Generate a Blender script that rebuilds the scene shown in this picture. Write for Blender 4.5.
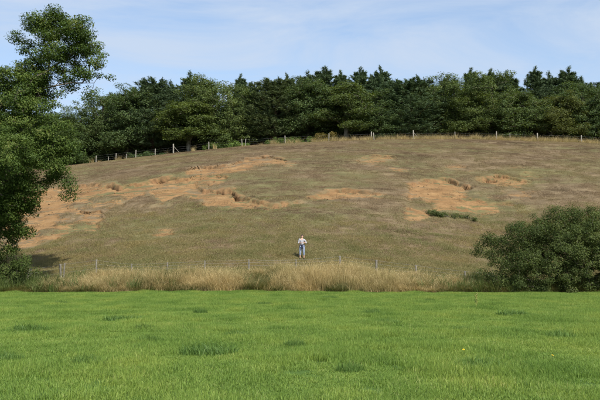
import bpy, math, random
import numpy as np
from mathutils import Vector, Matrix

random.seed(7)
rng = np.random.default_rng(11)
scene = bpy.context.scene
for o in list(bpy.data.objects):
    bpy.data.objects.remove(o)
col = scene.collection

# ------------------------------------------------------------------ camera
F_PX = 824.0                       # focal length in photo pixels (600 wide)
CAM_Z = 1.65
PITCH = math.atan(65.0 / F_PX)     # horizon lies at y = 265 of 400
cd = bpy.data.cameras.new('camera')
cd.sensor_width = 36.0
cd.lens = F_PX / 600.0 * 36.0
cd.clip_start = 0.1
cd.clip_end = 6000.0
cam = bpy.data.objects.new('camera', cd)
cam.location = (0, 0, CAM_Z)
cam.rotation_euler = (math.pi / 2 + PITCH, 0, 0)
col.objects.link(cam)
scene.camera = cam

# ------------------------------------------------------------------ light
SUN_EL = math.radians(49.0)
SUN_AZ = math.radians(30.0)        # to the right of straight-behind the camera
sun_dir = Vector((math.sin(SUN_AZ) * math.cos(SUN_EL), -math.cos(SUN_AZ) * math.cos(SUN_EL), math.sin(SUN_EL)))
sd = bpy.data.lights.new('sun', 'SUN')
sd.energy = 3.7
sd.angle = math.radians(0.6)
sd.color = (1.0, 0.95, 0.87)
so = bpy.data.objects.new('sun', sd)
so.rotation_euler = sun_dir.to_track_quat('Z', 'Y').to_euler()
so.location = (20, -20, 40)
col.objects.link(so)

world = bpy.data.worlds.new('World')
scene.world = world
world.use_nodes = True
wt = world.node_tree
for n in list(wt.nodes):
    wt.nodes.remove(n)
def wn(t, **kw):
    n = wt.nodes.new(t)
    for k, v in kw.items():
        setattr(n, k, v)
    return n
wo = wn('ShaderNodeOutputWorld')
bg = wn('ShaderNodeBackground')
bg.inputs['Strength'].default_value = 0.108
sky = wn('ShaderNodeTexSky', sky_type='NISHITA')
sky.sun_disc = False
sky.sun_elevation = SUN_EL
sky.sun_rotation = math.atan2(sun_dir.x, sun_dir.y)
sky.air_density = 1.0
sky.dust_density = 1.2
sky.ozone_density = 2.0
# thin high cloud over the whole sky: noise on the plane of the cloud layer
tc = wn('ShaderNodeTexCoord')
sep = wn('ShaderNodeSeparateXYZ')
wt.links.new(tc.outputs['Generated'], sep.inputs[0])
zz = wn('ShaderNodeMath', operation='MAXIMUM'); zz.inputs[1].default_value = 0.0
wt.links.new(sep.outputs[2], zz.inputs[0])
za = wn('ShaderNodeMath', operation='ADD'); za.inputs[1].default_value = 0.06
wt.links.new(zz.outputs[0], za.inputs[0])
dx = wn('ShaderNodeMath', operation='DIVIDE'); dy = wn('ShaderNodeMath', operation='DIVIDE')
wt.links.new(sep.outputs[0], dx.inputs[0]); wt.links.new(za.outputs[0], dx.inputs[1])
wt.links.new(sep.outputs[1], dy.inputs[0]); wt.links.new(za.outputs[0], dy.inputs[1])
cmb = wn('ShaderNodeCombineXYZ')
wt.links.new(dx.outputs[0], cmb.inputs[0]); wt.links.new(dy.outputs[0], cmb.inputs[1])
mp = wn('ShaderNodeMapping')
mp.inputs['Rotation'].default_value = (0, 0, math.radians(24))
mp.inputs['Scale'].default_value = (1.0, 1.25, 1.0)
mp.inputs['Location'].default_value = (1.3, 0.4, 0.0)
wt.links.new(cmb.outputs[0], mp.inputs[0])
n1 = wn('ShaderNodeTexNoise')
n1.inputs['Scale'].default_value = 1.1
n1.inputs['Detail'].default_value = 7.0
n1.inputs['Roughness'].default_value = 0.62
n1.inputs['Distortion'].default_value = 0.7
wt.links.new(mp.outputs[0], n1.inputs['Vector'])
cr = wn('ShaderNodeValToRGB')
cr.color_ramp.elements[0].position = 0.33; cr.color_ramp.elements[0].color = (0.12, 0.12, 0.12, 1)
cr.color_ramp.elements[1].position = 0.62; cr.color_ramp.elements[1].color = (0.85, 0.85, 0.85, 1)
wt.links.new(n1.outputs[0], cr.inputs[0])
mx = wn('ShaderNodeMix', data_type='RGBA')
mx.inputs['B'].default_value = (3.2, 3.75, 4.6, 1)
wt.links.new(cr.outputs[0], mx.inputs['Factor'])
wt.links.new(sky.outputs[0], mx.inputs['A'])
wt.links.new(mx.outputs['Result'], bg.inputs['Color'])
wt.links.new(bg.outputs[0], wo.inputs[0])

scene.view_settings.view_transform = 'Standard'
scene.view_settings.look = 'None'
scene.view_settings.exposure = 0.82
scene.view_settings.gamma = 1.0
scene.view_settings.use_curve_mapping = False

# ------------------------------------------------------------------ helpers
def tag(o, label=None, cat=None, group=None, kind=None):
    if label: o['label'] = label
    if cat: o['category'] = cat
    if group: o['group'] = group
    if kind: o['kind'] = kind
    return o

def empty(name, loc=(0, 0, 0)):
    o = bpy.data.objects.new(name, None)
    o.empty_display_size = 0.3
    o.location = loc
    col.objects.link(o)
    return o

def mesh_np(name, verts, faces, mats=(), attrs=None, smooth=False, midx=None):
    """verts (n,3); faces (m,k) array (all faces with k corners)."""
    me = bpy.data.meshes.new(name)
    verts = np.asarray(verts, dtype=np.float32)
    faces = np.asarray(faces, dtype=np.int32)
    m, k = faces.shape
    me.vertices.add(len(verts)); me.vertices.foreach_set('co', verts.ravel())
    me.loops.add(m * k); me.loops.foreach_set('vertex_index', faces.ravel())
    me.polygons.add(m)
    me.polygons.foreach_set('loop_start', np.arange(0, m * k, k, dtype=np.int32))
    if smooth:
        me.polygons.foreach_set('use_smooth', np.ones(m, dtype=bool))
    for mt in mats: me.materials.append(mt)
    if midx is not None:
        me.polygons.foreach_set('material_index', np.asarray(midx, dtype=np.int32))
    if attrs:
        for an, av in attrs.items():
            a = me.attributes.new(an, 'FLOAT', 'POINT')
            a.data.foreach_set('value', np.asarray(av, dtype=np.float32).ravel())
    me.update(calc_edges=True)
    return me

def obj(name, me, parent=None, link=True):
    o = bpy.data.objects.new(name, me)
    if link: col.objects.link(o)
    if parent is not None: o.parent = parent
    return o

class NT:
    """tiny material builder"""
    def __init__(self, name):
        self.m = bpy.data.materials.new(name); self.m.use_nodes = True
        self.t = self.m.node_tree
        for n in list(self.t.nodes): self.t.nodes.remove(n)
        self.out = self.n('ShaderNodeOutputMaterial')
    def n(self, t, **kw):
        n = self.t.nodes.new(t)
        for k, v in kw.items(): setattr(n, k, v)
        return n
    def l(self, a, b): self.t.links.new(a, b)
    def noise(self, scale, detail=4, rough=0.55, vec=None, stretch=None, dist=0.0):
        n = self.n('ShaderNodeTexNoise')
        n.inputs['Scale'].default_value = scale; n.inputs['Detail'].default_value = detail
        n.inputs['Roughness'].default_value = rough; n.inputs['Distortion'].default_value = dist
        if vec is None: vec = self.n('ShaderNodeNewGeometry').outputs['Position']
        if stretch:
            mpn = self.n('ShaderNodeMapping'); mpn.inputs['Scale'].default_value = stretch
            self.l(vec, mpn.inputs[0]); vec = mpn.outputs[0]
        self.l(vec, n.inputs['Vector'])
        return n.outputs[0]
    def ramp(self, fac, stops):
        r = self.n('ShaderNodeValToRGB'); e = r.color_ramp.elements
        while len(e) < len(stops): e.new(0.5)
        for i, (p, c) in enumerate(stops):
            e[i].position = p; e[i].color = (c[0], c[1], c[2], 1)
        self.l(fac, r.inputs[0]); return r.outputs[0]
    def mix(self, fac, a, b, blend='MIX'):
        m = self.n('ShaderNodeMix', data_type='RGBA', blend_type=blend)
        for s, v in (('Factor', fac), ('A', a), ('B', b)):
            if isinstance(v, (int, float)): m.inputs[s].default_value = v
            elif isinstance(v, tuple): m.inputs[s].default_value = (v[0], v[1], v[2], 1)
            else: self.l(v, m.inputs[s])
        return m.outputs['Result']
    def math(self, op, a, b=None, clamp=False):
        m = self.n('ShaderNodeMath', operation=op); m.use_clamp = clamp
        for i, v in enumerate((a, b)):
            if v is None: continue
            if isinstance(v, (int, float)): m.inputs[i].default_value = v
            else: self.l(v, m.inputs[i])
        return m.outputs[0]
    def attr(self, name):
        a = self.n('ShaderNodeAttribute'); a.attribute_name = name; return a.outputs['Fac']
    def smooth(self, v, lo, hi):
        m = self.n('ShaderNodeMapRange', interpolation_type='SMOOTHSTEP')
        m.inputs[1].default_value = lo; m.inputs[2].default_value = hi
        self.l(v, m.inputs[0]); return m.outputs[0]
    def bsdf(self, color, rough=0.8, spec=0.3, bump=None, bstr=0.5, bdist=0.05):
        b = self.n('ShaderNodeBsdfPrincipled')
        if isinstance(color, tuple): b.inputs['Base Color'].default_value = (*color, 1)
        else: self.l(color, b.inputs['Base Color'])
        b.inputs['Roughness'].default_value = rough
        b.inputs['Specular IOR Level'].default_value = spec
        if bump is not None:
            bn = self.n('ShaderNodeBump'); bn.inputs['Strength'].default_value = bstr
            bn.inputs['Distance'].default_value = bdist
            self.l(bump, bn.inputs['Height']); self.l(bn.outputs[0], b.inputs['Normal'])
        self.l(b.outputs[0], self.out.inputs[0]); return b
    def leaf(self, color, trans=0.35, rough=0.5, spec=0.3, tcol=(1.25, 1.2, 0.5)):
        b = self.bsdf(color, rough, spec)
        t = self.n('ShaderNodeBsdfTranslucent')
        self.l(self.mix(1.0, color, tcol, 'MULTIPLY'), t.inputs[0])
        ms = self.n('ShaderNodeMixShader'); ms.inputs[0].default_value = trans
        self.l(b.outputs[0], ms.inputs[1]); self.l(t.outputs[0], ms.inputs[2])
        self.l(ms.outputs[0], self.out.inputs[0])

# value noise in numpy
_lat = rng.random((256, 256))
def vnoise(x, y):
    xi = np.floor(x).astype(int); yi = np.floor(y).astype(int)
    fx = x - xi; fy = y - yi
    fx = fx * fx * (3 - 2 * fx); fy = fy * fy * (3 - 2 * fy)
    a = _lat[xi % 256, yi % 256]; b = _lat[(xi + 1) % 256, yi % 256]
    c = _lat[xi % 256, (yi + 1) % 256]; d = _lat[(xi + 1) % 256, (yi + 1) % 256]
    return (a * (1 - fx) + b * fx) * (1 - fy) + (c * (1 - fx) + d * fx) * fy
def fbm(x, y, oct=4, g=0.5):
    s = 0; a = 1; t = 0
    for i in range(oct):
        s = s + a * vnoise(x * 2 ** i + 17.3 * i, y * 2 ** i + 5.1 * i); t += a; a *= g
    return s / t - 0.5

def ray(px, py):
    u = (px - 300.0) / F_PX; v = (200.0 - py) / F_PX
    c, s = math.cos(PITCH), math.sin(PITCH)
    return np.array([u, c - v * s, s + v * c])
def at(px, py, d):
    r = ray(px, py); return np.array([0, 0, CAM_Z]) + r * (d / r[1])

# ------------------------------------------------------------------ terrain shape
D_CREST = 118.0
_pp = np.array([-400, -120, 0, 80, 135, 172, 208, 243, 285, 329, 373, 456, 540, 600, 720, 1000.])
_py = np.array([250, 190, 174, 163, 157.5, 153.3, 149.5, 146, 143, 140.8, 139.3, 139, 141, 142.8, 150, 200.])
_cx = (_pp - 300) / F_PX * D_CREST
_cz = CAM_Z + (265 - _py) / F_PX * D_CREST
def zc_of(x):
    z = 0
    for o in (-4, -2, 0, 2, 4): z = z + np.interp(x + o, _cx, _cz)
    return z / 5
def base_z(x, y):
    x = np.asarray(x, float); y = np.asarray(y, float)
    zc = zc_of(x)
    d0 = 51.3 + 3.0 * np.minimum(((x + 4) / 14.0) ** 2, 2.0)
    t = np.clip((y - d0) / (D_CREST - d0), 0, 1)
    sl = 0.155 * (D_CREST - d0) / np.maximum(zc, 3)
    sl = np.minimum(sl, 0.9)
    b = (1 - sl) / 3.0; a = 1 + b
    h = zc * (a * t - b * t ** 4)
    # toe rounding
    h = h + 0.35 * np.exp(-((y - d0 - 0.5) / 2.5) ** 2) * (y < 75)
    over = np.maximum(y - D_CREST, 0)
    h = h + 0.11 * 18 * (1 - np.exp(-over / 18.0)) - 0.012 * np.maximum(over - 40, 0)
    h = np.where(y > 420, h - (y - 420) * 0.01, h)
    return h
def hit(px, py):
    ds = np.arange(46, 121, 0.05)
    r = ray(px, py); t = ds / r[1]
    x = r[0] * t; z = CAM_Z + r[2] * t
    k = np.argmax(base_z(x, ds) >= z)
    if k == 0: k = len(ds) - 1
    return x[k], ds[k]

# ------------------------------------------------------------------ hill grid with erosion scars
def axis(parts):
    out = []
    for a, b, s in parts: out.append(np.arange(a, b, s))
    return np.concatenate(out)
XS = axis([(-900, -120, 30), (-120, -60, 2.0), (-60, -46, 0.5), (-46, 46, 0.125), (46, 60, 0.5), (60, 120, 2.0), (120, 901, 30)])
YS = axis([(49.0, 121, 0.19), (121, 150, 0.8), (150, 260, 5), (260, 2500, 60)])
GX, GY = np.meshgrid(XS, YS, indexing='ij')
BZ = base_z(GX, GY)

scars = [  # (pixel outline in the photograph, headwall height, overhang)
 ([(10,188),(40,191),(62,188),(78,186),(92,184),(104,186),(112,184),(118,188),(130,184),(150,180),(165,176),(180,179),(188,178),(200,173),(203,177),(192,182),
   (198,186),(204,188),(222,189),(231,188),(234,194),(250,199),(268,203),(266,207),(236,206),(205,204),(188,205),(160,206),(150,206),(118,205),(98,206),(86,207),(80,211),
   (100,211),(106,217),(96,222),(100,228),(88,231),(70,232),(58,238),(40,243),(20,250),(5,240)], 0.75, 0.25),
 ([(183,173),(193,168),(210,167),(226,165),(242,162),(244,159),(256,157),(266,156),(276,159),(287,161),(285,164),(262,166),(244,169),(232,172),(212,174),(226,176),(222,181),(206,184),(196,182),(202,176),(190,177)], 0.55, 0.3),
 ([(283,163),(298,163),(299,166),(285,168)], 0.2, 0.05),
 ([(152,234),(160,229),(174,226),(178,230),(176,237),(164,238)], 0.2, 0.0),
 ([(264,203),(290,205),(300,199),(318,195),(328,191),(340,189),(355,190),(372,192),(382,194),(381,197),(360,198),(340,198),(318,200),(300,203),(284,207),(262,208)], 0.6, 0.2),
 ([(357,160),(367,156),(380,155),(394,157),(388,160),(376,162),(368,164),(357,163)], 0.3, 0.05),
 ([(388,168),(408,168),(412,170),(396,172)], 0.15, 0.02),
 ([(441,166),(452,164),(464,165),(466,169),(458,168),(450,170),(441,170)], 0.25, 0.05),
 ([(408,183),(424,180),(445,178),(455,182),(458,186),(467,185),(472,190),(463,194),(468,197),(480,200),(489,204),(502,202),(514,202),(509,206),(500,207),(497,213),(478,216),(468,213),(452,212),(440,212),(434,208),(437,202),(428,199),(414,197),(404,197),(409,190)], 0.5, 0.15),
 ([(476,180),(486,177),(500,176),(516,178),(530,180),(534,182),(519,184),(521,187),(509,186),(498,182),(480,183)], 0.45, 0.25),
 ([(521,174),(532,173),(544,176),(541,177),(530,176),(524,178)], 0.25, 0.05),
 ([(509,193),(520,192),(534,193),(531,197),(517,198),(509,196)], 0.25, 0.05),
 ([(404,212),(414,209),(427,210),(430,217),(420,220),(406,219)], 0.25, 0.02),
 ([(500,168),(512,166),(526,167),(520,170)], 0.1, 0.0),
]
islands = [([(125,202),(135,198),(150,196),(160,198),(164,203),(150,206),(128,205)]), ([(166,203),(175,198),(190,196),(200,199),(198,205),(180,206),(166,206)]),
           ([(64,206),(88,203),(96,206),(80,209)]), ([(88,199),(108,195),(124,198),(118,202),(96,202)]), ([(50,216),(72,214),(84,217),(66,220)]), ([(52,224),(70,223),(92,225),(80,228),(58,228)]),
           ([(38,233),(52,230),(60,233),(44,236)]), ([(142,193),(149,191),(150,195),(143,196)])]
def to_world(poly):
    return np.array([hit(a, b) for a, b in poly])
def inside(poly, x, y):
    r = np.zeros(x.shape, bool); n = len(poly); j = n - 1
    for i in range(n):
        xi, yi = poly[i]; xj, yj = poly[j]
        c = ((yi > y) != (yj > y)) & (x < (xj - xi) * (y - yi) / (yj - yi + 1e-9) + xi)
        r ^= c; j = i
    return r
i0, i1 = np.searchsorted(XS, [-46, 46]); j1 = np.searchsorted(YS, 120.5)
fx, fy = GX[i0:i1, :j1], GY[i0:i1, :j1]
wx = fx + 1.1 * fbm(fx * 0.7, fy * 0.5, 4) + 0.35 * fbm(fx * 3.1 + 9, fy * 2.1, 3)
wy = fy + 2.0 * fbm(fx * 0.8 + 40, fy * 0.55 + 7, 4) + 0.9 * fbm(fx * 2.6 + 3, fy * 1.8, 3)
SOIL = np.zeros(fx.shape); DROP = np.zeros(fx.shape); OVER = np.zeros(fx.shape)
isl = np.zeros(fx.shape, bool)
for p in islands: isl |= inside(to_world(p), wx, wy)
for poly, hh, ov in scars:
    wp = to_world(poly)
    m = inside(wp, wx, wy)
    hcol = hh * 0.48 * (0.05 + 1.7 * np.clip(fbm(fx[:, 0] * 0.28 + hh * 50, fx[:, 0] * 0, 3) + 0.45, 0, 1))
    drop = np.zeros(fx.shape); cur = np.zeros(fx.shape[0])
    for j in range(fx.shape[1] - 1, -1, -1):
        mj = m[:, j]
        enter = mj & ~(m[:, j + 1] if j + 1 < fx.shape[1] else np.zeros_like(mj)) & (cur < 0.12)
        cur = np.where(enter, hcol, cur * np.where(mj, 0.965, 0.93))
        drop[:, j] = cur
        if j + 3 < fx.shape[1]:
            e = ov * (0.3 + 1.6 * np.clip(fbm(fx[:, 0] * 0.5 + 77, fx[:, 0] * 0 + 2, 3) + 0.4, 0, 1))
            for k, w in ((1, 1.0), (2, 0.9), (3, 0.6)):
                OVER[:, j + k] = np.where(enter, np.maximum(OVER[:, j + k], e * w), OVER[:, j + k])
    for _ in range(4):                       # soften along the lip
        drop[1:-1] = 0.25 * drop[:-2] + 0.5 * drop[1:-1] + 0.25 * drop[2:]
    DROP = np.maximum(DROP, drop)
    SOIL = np.maximum(SOIL, m.astype(float))
SOIL[isl] *= 0.12
# burrows in the headwalls: (px, py, half width m, depth m)
for px, py, hw, dep in ((113, 187.5, 1.1, 1.0), (231, 191, 1.2, 1.0), (224, 190, 0.7, 0.6), (493, 180, 0.5, 0.6), (457, 185, 0.4, 0.5), (468, 187, 0.35, 0.5), (265, 157, 0.4, 0.4), (280, 160, 0.5, 0.4), (165, 178, 0.6, 0.5)):
    bx, by = hit(px, py)
    cols = np.where(np.abs(fx[:, 0] - bx) < hw * 1.15)[0]
    best = None
    for c in cols:                       # the lip nearest to the hole in each column
        e = np.where((SOIL[c, :-1] > 0.5) & (SOIL[c, 1:] <= 0.5))[0]
        e = e[np.abs(fy[c, e] - by) < 3.5] if len(e) else e
        if len(e): best = e[np.argmin(np.abs(fy[c, e] - by))] if best is None else int(round(0.7 * best + 0.3 * e[np.argmin(np.abs(fy[c, e] - by))]))
        if best is None: continue
        ye = fy[c, best]; u = abs(fx[c, 0] - bx) / hw
        prof = math.exp(-u ** 4)
        DROP[c] += dep * prof * np.exp(-((fy[c] - (ye - 0.35)) / 0.6) ** 4)
        hood = np.clip(1 - (fy[c] - ye) / 1.6, 0, 1) * (fy[c] > ye + 0.05) * (fy[c] < ye + 1.7)
        OVER[c] = np.maximum(OVER[c], 0.75 * prof * hood)
Z = BZ.copy()
Yg = GY.copy()
fade = np.clip((GY - 50) / 3, 0, 1)
# terracettes and tussocky relief
rel = 0.42 * fbm(GX * 0.07, GY * 0.16, 4) + 0.26 * fbm(GX * 0.16 + 5, GY * 0.75, 4) + 0.10 * fbm(GX * 1.3, GY * 1.6, 3)
Z += rel * fade * (np.abs(GX) < 130)
sub = Z[i0:i1, :j1]
clod = 0.12 * fbm(fx * 1.7 + 31, fy * 1.7, 4) + 0.10 * np.maximum(fbm(fx * 2.9 + 3, fy * 2.4 + 8, 3) - 0.12, 0) * 4
wl = np.zeros(fx.shape); wl[:, :-1] = np.clip((DROP[:, :-1] - DROP[:, 1:]) * 5, 0, 1)
for k in (1, 2, 3): wl[:, :-k] = np.maximum(wl[:, :-k], wl[:, k:] * 0.85)
rough = fbm(fx * 2.2 + 60, fy * 2.2, 4, 0.7)
sub += -DROP + SOIL * clod + isl * 0.18 + wl * rough * 0.55
Yg[i0:i1, :j1] += wl * 0.35 * fbm(fx * 3.0 + 90, fy * 3.0, 3, 0.7)
Yg[i0:i1, :j1] -= OVER
# fbm along contour gives the turf lip a hang
nx, ny = GX.shape
idx = np.arange(nx * ny).reshape(nx, ny)
quads = np.stack([idx[:-1, :-1], idx[1:, :-1], idx[1:, 1:], idx[:-1, 1:]], -1).reshape(-1, 4)
soil_full = np.zeros(GX.shape); soil_full[i0:i1, :j1] = SOIL
sb = soil_full.copy()
for _ in range(70):
    sb[1:-1] = (sb[:-2] + sb[1:-1] + sb[2:]) / 3; sb[:, 1:-1] = (sb[:, :-2] + sb[:, 1:-1] + sb[:, 2:]) / 3
soil_full = 0.22 * soil_full + 0.78 * sb
soil_full[i0:i1, :j1][isl] *= 0.55
s2 = soil_full.copy()
s2[1:-1, 1:-1] = 0.5 * soil_full[1:-1, 1:-1] + 0.125 * (soil_full[:-2, 1:-1] + soil_full[2:, 1:-1] + soil_full[1:-1, :-2] + soil_full[1:-1, 2:])
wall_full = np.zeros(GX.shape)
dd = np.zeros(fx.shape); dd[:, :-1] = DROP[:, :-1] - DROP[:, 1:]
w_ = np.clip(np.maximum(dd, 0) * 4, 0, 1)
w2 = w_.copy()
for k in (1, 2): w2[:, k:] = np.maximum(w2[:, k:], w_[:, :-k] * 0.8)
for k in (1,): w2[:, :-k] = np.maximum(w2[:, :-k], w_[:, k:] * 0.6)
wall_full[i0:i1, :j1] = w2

def gz(x, y):
    """height of the finished ground"""
    x = np.asarray(x, float); y = np.asarray(y, float)
    i = np.clip(np.searchsorted(XS, x) - 1, 0, nx - 2); j = np.clip(np.searchsorted(YS, y) - 1, 0, ny - 2)
    u = np.clip((x - XS[i]) / (XS[i + 1] - XS[i]), 0, 1); v = np.clip((y - YS[j]) / (YS[j + 1] - YS[j]), 0, 1)
    h = (Z[i, j] * (1 - u) + Z[i + 1, j] * u) * (1 - v) + (Z[i, j + 1] * (1 - u) + Z[i + 1, j + 1] * u) * v
    return np.where(y < YS[0], meadow_z(x, y), h)
def soil_at(x, y):
    i = np.clip(np.searchsorted(XS, x) - 1, 0, nx - 2); j = np.clip(np.searchsorted(YS, y) - 1, 0, ny - 2)
    return s2[i, j]
def meadow_z(x, y):
    e = np.clip((49.0 - y) / 2.0, 0, 1)
    return base_z(x, np.minimum(y, 49.0) * 0 + 49.0) * (1 - e) + e * 0.10 * fbm(x * 0.12, y * 0.12, 3) * (np.abs(x) < 100)

# ---- hill material
m = NT('hill_turf_and_sand')
geo = m.n('ShaderNodeNewGeometry'); pos = geo.outputs['Position']
nA = m.noise(0.09, 5, 0.6, pos, (1, 1.6, 1)); nB = m.noise(0.9, 5, 0.65, pos, (0.45, 1.2, 1)); nC = m.noise(9.0, 4, 0.7, pos)
turf = m.ramp(nB, [(0.30, (0.100, 0.076, 0.044)), (0.50, (0.152, 0.113, 0.066)), (0.70, (0.21, 0.160, 0.094))])
turf = m.mix(m.smooth(nA, 0.42, 0.62), turf, m.ramp(nB, [(0.3, (0.085, 0.080, 0.034)), (0.7, (0.16, 0.145, 0.066))]))
turf = m.mix(0.45, turf, m.ramp(nC, [(0.3, (0.5, 0.5, 0.5)), (0.7, (1.3, 1.3, 1.3))]), 'MULTIPLY')
sand = m.ramp(m.noise(0.8, 5, 0.65, pos, (0.6, 1.1, 1)), [(0.3, (0.155, 0.090, 0.041)), (0.5, (0.236, 0.142, 0.064)), (0.72, (0.295, 0.188, 0.089))])
sand = m.mix(0.6, sand, m.ramp(m.noise(5.0, 5, 0.7, pos), [(0.3, (0.6, 0.56, 0.5)), (0.65, (1.15, 1.15, 1.15))]), 'MULTIPLY')
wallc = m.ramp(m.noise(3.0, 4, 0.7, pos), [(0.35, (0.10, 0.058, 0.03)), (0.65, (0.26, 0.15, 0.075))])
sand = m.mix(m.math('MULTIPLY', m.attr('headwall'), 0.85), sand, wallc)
edge = m.math('ADD', m.attr('soil'), m.math('MULTIPLY', m.math('SUBTRACT', m.noise(1.1, 9, 0.80, pos, (0.42, 1.0, 1.0)), 0.5), 3.3))
edge = m.math('SUBTRACT', edge, m.math('MULTIPLY', m.smooth(m.noise(0.75, 6, 0.7, pos, (0.30, 1.5, 1.0)), 0.50, 0.62), 1.15))
fac = m.smooth(edge, 0.33, 0.60)
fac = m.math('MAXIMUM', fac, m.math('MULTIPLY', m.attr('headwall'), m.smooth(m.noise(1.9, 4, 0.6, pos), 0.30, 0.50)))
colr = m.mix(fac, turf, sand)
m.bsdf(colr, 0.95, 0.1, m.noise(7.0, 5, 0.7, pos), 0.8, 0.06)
M_HILL = m.m
verts = np.stack([GX, Yg, Z], -1).reshape(-1, 3)
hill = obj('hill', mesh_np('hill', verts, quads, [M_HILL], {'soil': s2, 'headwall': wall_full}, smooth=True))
tag(hill, 'broad grassy hill with bare sandy erosion scars', kind='structure')

# ---- meadow ground
m = NT('meadow_soil')
g = m.ramp(m.noise(0.25, 5, 0.6), [(0.35, (0.045, 0.085, 0.018)), (0.65, (0.075, 0.13, 0.026))])
g = m.mix(0.5, g, m.ramp(m.noise(14, 4, 0.7), [(0.3, (0.5, 0.5, 0.5)), (0.7, (1.2, 1.2, 1.1))]), 'MULTIPLY')
m.bsdf(g, 0.95, 0.1, m.noise(20, 3, 0.6), 0.6, 0.03)
MX = axis([(-900, -60, 30), (-60, 60, 0.75), (60, 901, 30)])
MY = np.append(axis([(-1500, -20, 40), (-20, 49.0, 0.75)]), 49.0)
mx_, my_ = np.meshgrid(MX, MY, indexing='ij')
mz_ = meadow_z(mx_, my_)
ii = np.arange(mx_.size).reshape(mx_.shape)
mq = np.stack([ii[:-1, :-1], ii[1:, :-1], ii[1:, 1:], ii[:-1, 1:]], -1).reshape(-1, 4)
meadow = obj('meadow', mesh_np('meadow', np.stack([mx_, my_, mz_ - 0.004], -1).reshape(-1, 3), mq, [m.m], smooth=True))
tag(meadow, 'flat green meadow in the foreground', kind='structure')

# ------------------------------------------------------------------ grass
def grass_mat(name, ramp_rand, ramp_pos, nscale, trans=0.3, stretch=None, strength=0.6, base_dark=None):
    m = NT(name)
    info = m.n('ShaderNodeObjectInfo')
    v = m.attr('v')
    c = m.ramp(m.math('ADD', m.math('MULTIPLY', v, 0.7), m.math('MULTIPLY', info.outputs['Random'], 0.3)), ramp_rand)
    p = m.ramp(m.noise(nscale, 4, 0.6, None, stretch), ramp_pos)
    c = m.mix(strength, c, p, 'MULTIPLY')
    m.leaf(c, trans, 0.55, 0.25, (1.2, 1.15, 0.6))
    return m.m

def blades(n, R, h, w, lean, seed, hv=0.35, head=0.0, square=True):
    r = np.random.default_rng(seed)
    if square: bx = r.uniform(-R, R, n); by = r.uniform(-R, R, n)
    else:
        a = r.uniform(0, 6.283, n); q = R * np.sqrt(r.random(n)); bx = q * np.cos(a); by = q * np.sin(a)
    hh = h * (1 + hv * r.normal(size=n)).clip(0.3, 1.9)
    a = r.uniform(0, 6.283, n); L = lean * hh * r.random(n) ** 0.7
    ta = r.uniform(0, 3.1416, n)
    tx, ty = np.cos(ta), np.sin(ta)
    ww = w * r.uniform(0.6, 1.4, n) * 0.5
    P0 = np.stack([bx, by, -0.03 + 0 * bx], 1)
    P1 = np.stack([bx + L * 0.3 * np.cos(a), by + L * 0.3 * np.sin(a), hh * 0.55], 1)
    P2 = np.stack([bx + L * np.cos(a), by + L * np.sin(a), hh * (1 - 0.35 * (L / hh) ** 2)], 1)
    T = np.stack([tx, ty, 0 * tx], 1)
    V = [P0 - T * ww[:, None], P0 + T * ww[:, None], P1 - T * ww[:, None] * 0.85, P1 + T * ww[:, None] * 0.85, P2]
    V = np.stack(V, 1)                                     # n,5,3
    o = (np.arange(n) * 5)[:, None]
    Fs = np.concatenate([o + np.array([0, 1, 3]), o + np.array([0, 3, 2]), o + np.array([2, 3, 4])])
    val = np.repeat(r.random(n), 5)
    V = V.reshape(-1, 3)
    if head > 0:                                           # seed heads
        k = r.random(n) < 0.45; q = P2[k]; nn = len(q)
        dirv = (P2 - P1)[k]; dirv /= np.linalg.norm(dirv, axis=1)[:, None]
        hw = head * 0.11
        Hv = np.stack([q - dirv * head * 0.4, q + T[k] * hw + dirv * head * 0.1, q + dirv * head * 0.7, q - T[k] * hw + dirv * head * 0.1], 1)
        oo = len(V) + (np.arange(nn) * 4)[:, None]
        Fs = np.concatenate([Fs, oo + np.array([0, 1, 2]), oo + np.array([0, 2, 3])])
        V = np.concatenate([V, Hv.reshape(-1, 3)]); val = np.concatenate([val, np.repeat(0.6 + 0.4 * r.random(nn), 4)])
    return V, Fs, val

def patch_collection(name, mat, specs):
    c = bpy.data.collections.new(name)
    for i, kw in enumerate(specs):
        V, Fs, val = blades(**kw)
        c.objects.link(obj('%s_%02d' % (name, i), mesh_np('%s_%02d' % (name, i), V, Fs, [mat], {'v': val}), link=False))
    return c

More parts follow.
